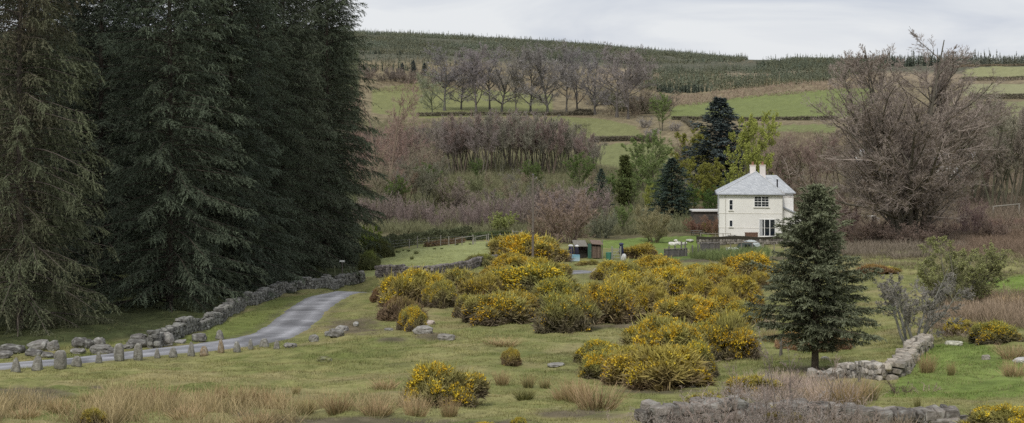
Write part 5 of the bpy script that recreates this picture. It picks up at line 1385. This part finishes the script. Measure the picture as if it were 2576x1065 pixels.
def boards(name, label, a_, b_, h, n, c, cat='fence'):
    a_ = np.array(a_); b_ = np.array(b_); t = thing(name, label, cat, a_)
    d = b_ - a_; L_ = np.linalg.norm(d[:2]); an = math.atan2(d[1], d[0])
    b = MB()
    for k in range(n):
        q = d * (k + .5) / n
        hh = h * random.uniform(.93, 1.05)
        b.box((q[0], q[1], q[2] + hh / 2 - .05), (L_ / n * .94, .03, hh), np.array(c) * random.uniform(.75, 1.2), an)
    b.build('board_panel', M['wood'], t)
    b = MB(); b.bar((0, -.05, h), (d[0], d[1] - .05, d[2] + h), .05, np.array(c) * 1.25, 5); b.build('top_rail', M['wood'], t)
    for k in range(3):
        q = d * k / 2; b = MB(); b.box((q[0], q[1] + .06, q[2] + h / 2), (.09, .09, h + .12), np.array(c) * .8, an); b.build('post', M['wood'], t)
    return t
boards('board_fence', 'grey weathered board fence panel before the terrace', P(1762, 642, 100), P(1810, 640, 100), 1.25, 14, (.21, .19, .18))
boards('board_fence', 'lower dark fence panel beside the small brown gorse', P(1672, 648, 100), P(1728, 645, 100), .8, 14, (.13, .12, .115))
for u, h, lab in ((1683, 1.0, 'first grey fence post beside the small brown gorse'), (1698, 1.1, 'second grey fence post in the garden corner'), (1714, 1.5, 'tall dark gate post of the garden'), (1724, 1.45, 'second dark gate post of the garden, close to the first'), (1742, 1.1, 'post at the start of the board fence'), (1756, 1.15, 'post touching the board fence')):
    p = P(u, 645, 100); b = MB(); b.box((0, 0, h / 2 - .1), (.12, .12, h + .2), (.15, .14, .125), .2); b.box((0, 0, h + .02), (.10, .10, .04), (.2, .19, .17), .2, .5)
    o = b.build('fence_post', M['wood']); o.location = p; tag(o, lab, 'post', 'posts of the garden fence')
for i, (u, v, w, h) in enumerate(((1693, 603, 20, 7), (1708, 606, 22, 8), (1722, 604, 16, 6), (1735, 602, 18, 5), (1700, 599, 14, 6))):
    p = at_(u, 168 + i); m = p[1] / F; b = MB(); rock(b, (0, 0, h * m * .4), (w * m, w * m * .8, h * m * 1.3), 2, .7, .25, None, (.62, .60, .55), .3)
    o = b.build('boulder', M['stone']); o.location = p; tag(o, 'whitish stone in the rubble below the picnic table', 'boulder', 'whitish rubble below the picnic table')
# low outbuilding beside the house
p = at_(1775, 192)
t = thing('outbuilding', 'low dark outbuilding with a pale flat roof edge beside the white house', 'shed', p)
b = MB(); b.box((0, 0, 1.2), (3.6, 3, 2.4), (.10, .085, .075)); b.build('wall', M['wood'], t)
b = MB(); b.box((0, -.1, 2.5), (4.0, 3.4, .16), (.60, .58, .55)); b.build('roof', M['metal'], t)
b = MB(); b.box((.6, -1.515, .95), (.8, .05, 1.8), (.06, .055, .05)); b.build('door', M['wood'], t)

# ================================================================== SHED AND YARD THINGS
p = P(1480, 650, 100)
t = thing('garden_shed', 'low wooden shed with a mossy grey roof and a green door panel', 'shed', p, .08, None, (.88, .9, .82))
b = MB()
for k in range(8): b.box((.05 + k * .18, 0, .72), (.17, .05, 1.44), np.array([.15, .11, .085]) * random.uniform(.7, 1.2))
for k in range(8): b.box((1.46, .18 + k * .18, .74), (.05, .17, 1.48), np.array([.12, .09, .07]) * random.uniform(.7, 1.2))
b.box((0, 1.6, .8), (2.9, .05, 1.6), (.08, .06, .05))
b.box((-1.42, .8, .8), (.05, 1.55, 1.6), (.10, .08, .065)); b.box((-.75, .35, .45), (1.25, .05, .9), (.04, .035, .03)); b.build('wall', M['wood'], t)
b = MB(); b.poly([(-1.6, -.35, 1.48), (-.12, -.35, 1.48), (-.12, 1.8, 2.0), (-1.6, 1.8, 2.0), (-1.6, -.35, 1.40), (-.12, -.35, 1.40), (-.12, 1.8, 1.92), (-1.6, 1.8, 1.92)], [(0, 1, 2, 3), (4, 7, 6, 5), (0, 4, 5, 1), (1, 5, 6, 2), (3, 7, 4, 0)], (.20, .185, .155)); b.build('roof', M['wood'], t)
b = MB(); b.poly([(.34, -.25, 1.75), (1.62, -.25, 1.62), (1.62, 1.8, 1.95), (.34, 1.8, 2.05), (.34, -.25, 1.68), (1.62, -.25, 1.55), (1.62, 1.8, 1.88), (.34, 1.8, 1.98)], [(0, 1, 2, 3), (4, 7, 6, 5), (0, 4, 5, 1), (1, 5, 6, 2), (3, 7, 4, 0)], (.19, .14, .11)); b.build('roof', M['wood'], t)
b = MB(); b.box((.12, -.12, .86), (.40, .06, 1.72), (.045, .115, .085)); d_ = b.build('door', M['paint'], t)
b = MB(); b.box((.26, -.165, .85), (.03, .04, .12), (.3, .3, .3)); b.build('handle', M['metal'], d_)
# pale blue tub
p = P(1434, 658, 100)
t = thing('water_trough', 'pale blue and white water trough on the grass before the shed', 'trough', p, -.05)
b = MB()
sec = [(-.30, 0), (-.38, .52), (-.42, .55), (-.36, .55), (-.28, .12), (.28, .12), (.36, .55), (.42, .55), (.38, .52), (.30, 0)]
ks = np.linspace(-1, 1, 13)
v = np.array([[(x * .92, q[0] * (1 - .22 * abs(x) ** 4), q[1] + .05) for q in sec] for x in ks])
c = np.where(v.reshape(-1, 3)[:, 2:3] > .5, np.array([[.25, .50, .62]]), np.array([[.50, .60, .68]]))
b.add(v.reshape(-1, 3), grid_faces(13, 10), c)
b.poly(v[0], [tuple(range(10))], (.45, .6, .68)); b.poly(v[-1], [tuple(range(9, -1, -1))], (.45, .6, .68)); b.build('basin', M['plastic'], t)
for sx in (-1, 1):
    b = MB(); b.box((sx * .6, 0, .0), (.1, .6, .12), (.2, .19, .18)); b.build('foot', M['wood'], t)
# covered things on posts
def bundle(u, v, w, h, label, top=(.55, .55, .55), body=(.028, .03, .075)):
    p = P(u, v, 100); t = thing('covered_bundle', label, 'bundle', p, u)
    b = MB(); vv, f = ico(3); q = np.sign(vv) * np.abs(vv) ** .7; q = q / np.abs(q).max(0) * (1 + .15 * fbm(vv * 2.2, int(u), 3)[:, None])
    q[:, :2] *= (1 - .25 * (q[:, 2:3] + 1) / 2)
    b.add(q * np.array([w / 2, w * .4, h * .35]) + np.array([0, 0, h * .62]), f, np.array(body) * (1 + .5 * fbm(vv * 4, 5)[:, None])); b.build('cover', M['cloth'], t, True)
    b = MB(); v2 = vv * np.array([w * .46, w * .38, h * .09]) * (1 + .2 * fbm(vv * 2.5, int(u) + 4)[:, None]) + np.array([0, 0, h * .95]); b.add(v2, f, top); b.build('folded_top', M['cloth'], t, True)
    for s_ in (-1, 1):
        b = MB(); b.bar((s_ * w * .25, 0, -.1), (s_ * w * .25, 0, h * .5), .035, (.12, .1, .09), 5); b.build('leg', M['wood'], t)
bundle(1436, 652, .55, 1.35, 'dark navy bundle with a pale top standing behind the blue trough')
bundle(1451, 652, .42, 1.3, 'narrower dark bundle with a white top beside the shed wall', (.7, .7, .72), (.03, .03, .05))
bundle(1563, 652, .6, 1.5, 'dark blue cover hung over a rail by the farm gate', (.06, .065, .12), (.025, .03, .07))
p = P(1531, 654, 100); t = thing('feed_bin', 'faded green feed bin beside the farm gate', 'bin', p, .2)
b = MB(); b.tubes(np.array([[(0, 0, 0), (0, 0, .35), (0, 0, .68)]]), np.array([[.22, .25, .27]]), np.array([.06, .20, .145]), 14); b.poly([(.22 * math.cos(k * .449), .22 * math.sin(k * .449), .6) for k in range(14)], [tuple(range(14))], (.03, .09, .07)); b.build('body', M['plastic'], t)
b = MB(); b.tubes(np.array([[(.27 * math.cos(k * .35), .27 * math.sin(k * .35), .69) for k in range(19)]]), np.full((1, 19), .022), np.array([.08, .24, .18]), 5); b.build('rim', M['plastic'], t)
p = P(1569, 657, 100); b = MB(); rock(b, (0, 0, .33), (.45, .35, .75), 3, .75, .16, (0, .25, .1), (.50, .50, .49), .2, False)
o = b.build('feed_sack', M['cloth'], smooth=True); o.location = p; tag(o, 'pale grey sack leaning by the small brown gorse', 'sack')
def gate(u0, u1, v, h, label, c, bars=4, brace=True):
    a_, b_ = P(u0, v, 100), P(u1, v, 100); d = b_ - a_
    t = thing('farm_gate', label, 'gate', a_, 0, 'farm gates')
    b = MB()
    for k in range(bars):
        z = .18 + (h - .25) * k / (bars - 1); b.bar((0, 0, z), (d[0], d[1], d[2] + z), .032, c, 5)
    for k in (0, 1): b.bar((d[0] * k, d[1] * k, d[2] * k + .1), (d[0] * k, d[1] * k, d[2] * k + h), .04, c, 5)
    if brace: b.bar((0, -.03, .18), (d[0], d[1] - .03, d[2] + h - .08), .025, c, 5)
    b.build('gate_leaf', M['wood'], t)
    for k in (-.06, 1.06):
        b = MB(); b.box((d[0] * k, d[1] * k, h / 2), (.13, .13, h + .35), np.array(c) * .8); b.build('gate_post', M['wood'], t)
gate(1541, 1560, 654, 1.1, 'grey barred farm gate beyond the green feed bin', (.30, .31, .27))
gate(1291, 1311, 607, 1.15, 'pale timber field gate at the top corner of the meadow', (.36, .34, .30))
for u, v, h, lab in ((1437, 662, 1.5, 'thin dark stake before the blue trough'), (1515, 652, 1.9, 'tall pale post at the end of the shed'), (1407, 655, 1.2, 'short stake between the pole gorse and the trough')):
    p = P(u, v, 100); b = MB(); b.bar((0, 0, -.2), (.03, 0, h), .05, (.14, .12, .11) if 'dark' in lab else (.26, .24, .21), 6, .04); b.box((.03, 0, h), (.07, .07, .03), (.25, .23, .2))
    o = b.build('fence_post', M['wood']); o.location = p; tag(o, lab, 'post', None)

# ================================================================== MEADOW FENCE, POLE, SIGN
fp = [zm(x, y) for x, y in ((885,396),(1020,378),(1257,350),(1358,346),(1497,334),(1640,324),(1740,320),(1900,312),(2030,306),(2222,290),(2365,286),(2500,276))]
fpp = [P(u, v, 100) for u, v in fp]
t = thing('post_fence', 'post and wire fence between the pale meadow and the dark hedge', 'fence', fpp[0])
for k, q in enumerate(fpp):
    hh = random.uniform(.95, 1.3); b = MB(); r = q - fpp[0]
    b.bar((r[0], r[1], r[2] - .2), (r[0] + random.uniform(-.05, .05), r[1], r[2] + hh), .06, np.array([.30, .28, .25]) * random.uniform(.7, 1.3), 6); b.build('post', M['wood'], t)
for z in (.35, .65, .95):
    b = MB(); b.tubes(np.array([[q - fpp[0] + np.array([0, 0, z]) for q in fpp]]), np.full((1, len(fpp)), .008), np.array([.25, .25, .25]), 3); b.build('wire', M['metal'], t)
for a_, b_, lab in ((1820, 2040, 'pale fallen rail sloping along the meadow fence'), (2060, 2200, 'second pale rail along the meadow fence, nearer the gate')):
    qa, qb = P(*zm(a_, 318 if a_ < 2000 else 300), 100), P(*zm(b_, 306 if a_ < 2000 else 292), 100)
    b = MB(); d = qb - qa; b.bar((0, 0, .75), (d[0], d[1], d[2] + .95), .045, (.28, .265, .235), 6); b.bar((0, 0, 0), (0, 0, .8), .05, (.3, .28, .25), 6); b.bar((d[0], d[1], d[2] - .1), (d[0], d[1], d[2] + 1.0), .05, (.3, .28, .25), 6)
    o = b.build('fence_rail', M['wood']); o.location = qa; tag(o, lab, 'rail')
p = P(1340, 684, 100); h = (684 - 440) / F * p[1]
t = thing('utility_pole', 'slim wooden utility pole rising from the orange-yellow gorse', 'pole', p)
b = MB(); b.tubes(np.array([[(0, 0, -.4), (.01, 0, h * .35), (.02, 0, h * .7), (.03, 0, h)]]), np.array([[.12, .108, .096, .084]]), np.array([.17, .145, .12]), 10); sh = b.build('shaft', M['wood'], t, True)
b = MB(); b.bar((.03, 0, h), (.03, 0, h + .08), .11, (.10, .10, .10), 8, .05); b.build('cap', M['metal'], sh)
b = MB(); b.box((.02, -.16, h * .42), (.14, .02, .2), (.20, .18, .12)); b.build('plate', M['metal'], t)
b = MB(); b.bar((.15, 0, h - .35), (.32, 0, h - .30), .02, (.2, .2, .2), 5); b.bar((.32, 0, h - .32), (.32, 0, h - .18), .05, (.28, .26, .24), 8); b.build('insulator', M['metal'], t)
p = G(861, 119.5)
t = thing('sign_post', 'small blank white sign on a post behind the end of the roadside wall', 'sign', p)
b = MB(); b.bar((0, 0, -.2), (0, 0, 2.0), .05, (.13, .115, .1), 6); b.build('post', M['wood'], t)
b = MB(); b.box((.0, -.07, 1.95), (.42, .03, .14), (.8, .8, .78)); b.build('board', M['paint'], t)
p = G(842, 118.8); b = MB(); b.bar((0, 0, -.2), (0, 0, 1.55), .055, (.16, .17, .10), 6, .05); b.box((0, 0, 1.56), (.09, .09, .05), (.2, .2, .13))
o = b.build('fence_post', M['wood']); o.location = p; tag(o, 'mossy post standing alone behind the roadside wall near the sign', 'post')
for u, v, h, lab in ((1966, 893, .75, 'thicker old stake leaning beside the young spruce'), (1962, 896, .55, 'short stake touching the thicker one beside the young spruce'), (2268, 936, .45, 'stub post before the tumbled wall'), (2290, 912, .6, 'grey post at the bend of the tumbled wall'), (2302, 892, .7, 'grey post half way to the thorn tree'), (2208, 943, .4, 'broken stub post on the tumbled wall by the dead twigs'), (2160, 962, .35, 'small stub post behind the low wall')):
    p = P(u, v); b = MB(); b.bar((0, 0, -.15), (random.uniform(-.08, .08), 0, h), .055, (.16, .145, .125), 7, .045); b.box((0, 0, h * .98), (.08, .08, .03), (.2, .19, .16))
    o = b.build('fence_post', M['wood']); o.location = p; tag(o, lab, 'post', 'old posts along the tumbled wall')

# ================================================================== HOUSES BEHIND THE HUGE TREE
def cottage(u, y, w, d, h, rise, rz, label, nwin, c=(.78, .77, .74)):
    p = at_(u, y); t = thing('cottage', label, 'house', p, rz, 'white cottages behind the huge bare tree')
    b = MB(); b.poly([(-w / 2, -d / 2, -1), (w / 2, -d / 2, -1), (w / 2, d / 2, -1), (-w / 2, d / 2, -1), (-w / 2, -d / 2, h), (w / 2, -d / 2, h), (w / 2, d / 2, h), (-w / 2, d / 2, h), (-w / 2, 0, h + rise), (w / 2, 0, h + rise)],
                     [(0, 1, 5, 4), (1, 2, 6, 9, 5), (2, 3, 7, 6), (3, 0, 4, 8, 7)], c); b.build('wall', M['render'], t)
    b = MB(); o = .3
    b.poly([(-w / 2 - o, -d / 2 - o, h - .2), (w / 2 + o, -d / 2 - o, h - .2), (w / 2 + o, 0, h + rise + .08), (-w / 2 - o, 0, h + rise + .08), (w / 2 + o, d / 2 + o, h - .2), (-w / 2 - o, d / 2 + o, h - .2)], [(0, 1, 2, 3), (3, 2, 4, 5)], (1, 1, 1)); rf = b.build('roof', M['slate'], t)
    b = MB(); b.box((w / 2 - .5, 0, h + rise + .3), (.8, .7, 1.3), c); b.build('chimney', M['render'], rf)
    for k in range(nwin):
        x = -w / 2 + w * (k + .7) / (nwin + .4)
        window(x - .5, x + .5, h - 1.7, h - .6, 2, 1, t, 'window', 'x', -d / 2, (0, 1))
    b = MB(); b.box((w * .12, -d / 2 - .02, .9), (.95, .06, 2.0), (.12, .14, .16)); b.build('door', M['paint'], t)
cottage(2205, 285, 7.5, 6, 4.2, 2.2, .35, 'white gabled cottage glimpsed through the boughs, house side of the trunk', 2)
cottage(2395, 292, 8.5, 6, 4.0, 2.2, -.25, 'white cottage glimpsed through the boughs beyond the trunk', 3)
wall('garden_wall', 'pale low wall glimpsed below the boughs between young spruce and huge tree', [at_(2075, 208), at_(2140, 210), at_(2210, 207)], .9, .8, .3, .5, 1, (.42, .40, .37), 0, None, .3)
p = at_(2532, 215); b = MB(); b.bar((-2.2, 0, 1.2), (2.2, .3, 1.6), .08, (.30, .28, .24), 7, .06); b.bar((-2, 0, -.1), (-2, 0, 1.3), .1, (.3, .28, .24), 6); b.bar((2, .3, -.1), (2, .3, 1.7), .1, (.3, .28, .24), 6)
o = b.build('fence_rail', M['wood']); o.location = p; tag(o, 'pale pole rail on two posts among the thin bare trees', 'rail')

# ================================================================== SAPLINGS, BRIARS, DEAD WOOD
SAP = [deciduous(1.9, 1, .02, .12, [dict(n=9, a=.6, av=.2, l=.42, w=.10, up=.08, P=5, t0=.2), dict(n=5, a=.55, l=.45, P=4), dict(n=3, a=.5, l=.5, P=3)], .0042, (.20, .17, .15), (.27, .21, .19), stemlen=(.95, 1)) for _ in range(3)]
BRI = [deciduous(1.25, 9, .012, .75, [dict(n=8, a=.7, av=.3, l=.45, w=.22, up=-.02, P=6, t0=.15), dict(n=5, a=.65, l=.45, w=.2, P=4), dict(n=2, a=.6, l=.5, P=3)], .0036, (.36, .32, .29), (.36, .31, .28), spread=.25, wig=.16) for _ in range(3)]
for i, (u, y, s_, k, lab) in enumerate([(1972, 28.1, 1.05, 0, 'straight dark sapling before the foreground wall'), (2003, 28.2, 1.0, 1, 'second straight sapling close to the dark one'), (2068, 28.0, .95, 2, 'pale forking sapling before the foreground wall'), (1925, 28.1, .85, 1, 'thin leaning sapling beside the straight dark one'), (1858, 27.9, .9, 2, 'bent grey sapling over the middle of the foreground wall'), (2140, 28.2, .7, 0, 'low sapling near the mossy part of the foreground wall')]):
    SAP[k].place('sapling', lab, 'sapling', at_(u, y), i * 1.3, (s_, s_, s_), 'bare saplings before the foreground wall', (1, 1, 1) if i not in (2, 4) else (1.35, 1.3, 1.2))
for i, (u, y, s_, k, lab) in enumerate([(1640, 28.2, .75, 2, 'dark briar growing over the end block of the foreground wall'), (1745, 28.0, .95, 0, 'greyish briar sprays between the end block and the fan of briars'), (1895, 28.0, 1.2, 1, 'dense arching briar just before the straight saplings'), (1965, 27.9, 1.05, 2, 'brown briar mass under the straight saplings'), (2050, 27.9, .95, 0, 'pale briar mass beside the forking sapling'), (2120, 28.1, .8, 1, 'twiggy briar past the forking sapling'), (1700, 28.3, .8, 0, 'pale briar tangle at the block end of the foreground wall'), (1785, 28.2, 1.1, 1, 'fan of grey briars before the foreground wall'), (1850, 28.3, 1.15, 2, 'tall arching briar before the middle of the foreground wall'), (1930, 28.2, 1.0, 0, 'briar tangle at the foot of the saplings'), (2010, 28.1, .95, 1, 'pinkish briar tangle beyond the saplings'), (2090, 28.3, .8, 2, 'lower briar tangle before the thin part of the wall'),
        (2180, 28.4, .6, 0, 'small briar at the sloping part of the wall'), (1560, 28.6, .55, 1, 'wispy briar on the grass before the wall end'), (1820, 31.2, 1.0, 2, 'grey briar behind the foreground wall below the wide gorse'), (1900, 32.2, 1.1, 0, 'tangled dead briar behind the wall and saplings'), (1975, 34, 1.1, 1, 'pinkish dead briar on the grass behind the wall')]):
    BRI[k].place('briar', lab, 'shrub', at_(u, y), i * 1.7, (s_, s_, s_), 'bare briars around the foreground wall', random.choice([(1, 1, 1), (.85, .8, .78), (1.1, 1, .95)]))
DW = [deciduous(1.3, 8, .05, 1.5, [dict(n=7, a=.8, av=.3, l=.5, w=.22, up=.03, P=6, t0=.15), dict(n=5, a=.7, l=.45, w=.2, P=4)], .011, (.27, .23, .17), (.29, .25, .20), spread=.6, wig=.18) for _ in range(2)]
for i, (u, v, s_, lab) in enumerate([(2362, 845, 1.05, 'gnarled dead branches lying in the grass beside the thorn tree'), (2410, 846, 1.15, 'heap of bleached dead branches before the dark gorse'), (2440, 850, .75, 'dead branch at the outer end of the heap'), (2262, 990, .62, 'dark heap of dead twigs at the foot of the tumbled wall'), (2335, 985, .5, 'scatter of pale twigs in the green grass'), (1400, 755, .9, 'bleached branch caught in the broad gorse'), (1125, 770, .7, 'bare pale stem standing in the gap of the lane gorse'), (1655, 800, .8, 'bare curved branch between dusky and brightest gorse'), (1600, 826, .5, 'pale stick on the grass at the foot of the brightest gorse')]):
    DW[i % 2].place('dead_branch', lab, 'branch', P(u, v), i * 1.4, (s_, s_, s_ * (.8 if i < 5 else 1.2)), 'dead branches on the ground', (.55, .5, .48) if 'dark' in lab else (1.15, 1.1, 1.05))
scrub('undergrowth', 'brown heathery scrub on the bank behind the green bush', [(2380,640),(2400,560),(2650,545),(2650,645),(2500,652)], 128, 200, 5000, .9, .016, (.24, .175, .13), 7, .5)
scrub('undergrowth', 'tangled low growth around the foot of the huge bare tree', [(2040,640),(2060,590),(2440,590),(2440,640),(2260,655)], 135, 190, 5000, .9, .016, (.24, .20, .155), 7, .6)
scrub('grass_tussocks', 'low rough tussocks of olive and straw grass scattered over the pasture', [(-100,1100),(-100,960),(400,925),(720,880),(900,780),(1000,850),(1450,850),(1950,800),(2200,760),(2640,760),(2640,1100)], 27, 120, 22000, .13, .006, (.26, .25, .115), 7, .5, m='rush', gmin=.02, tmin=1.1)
scrub('dry_grass', 'brown dead stalks and leaf litter along the foot of the foreground wall', [(1590,1130),(1640,1045),(1900,1035),(2250,1050),(2400,1130)], 26.6, 29.4, 480, .30, .0045, (.27, .21, .155), 9, .6, m='rush', tmin=.8, gmin=-.1)
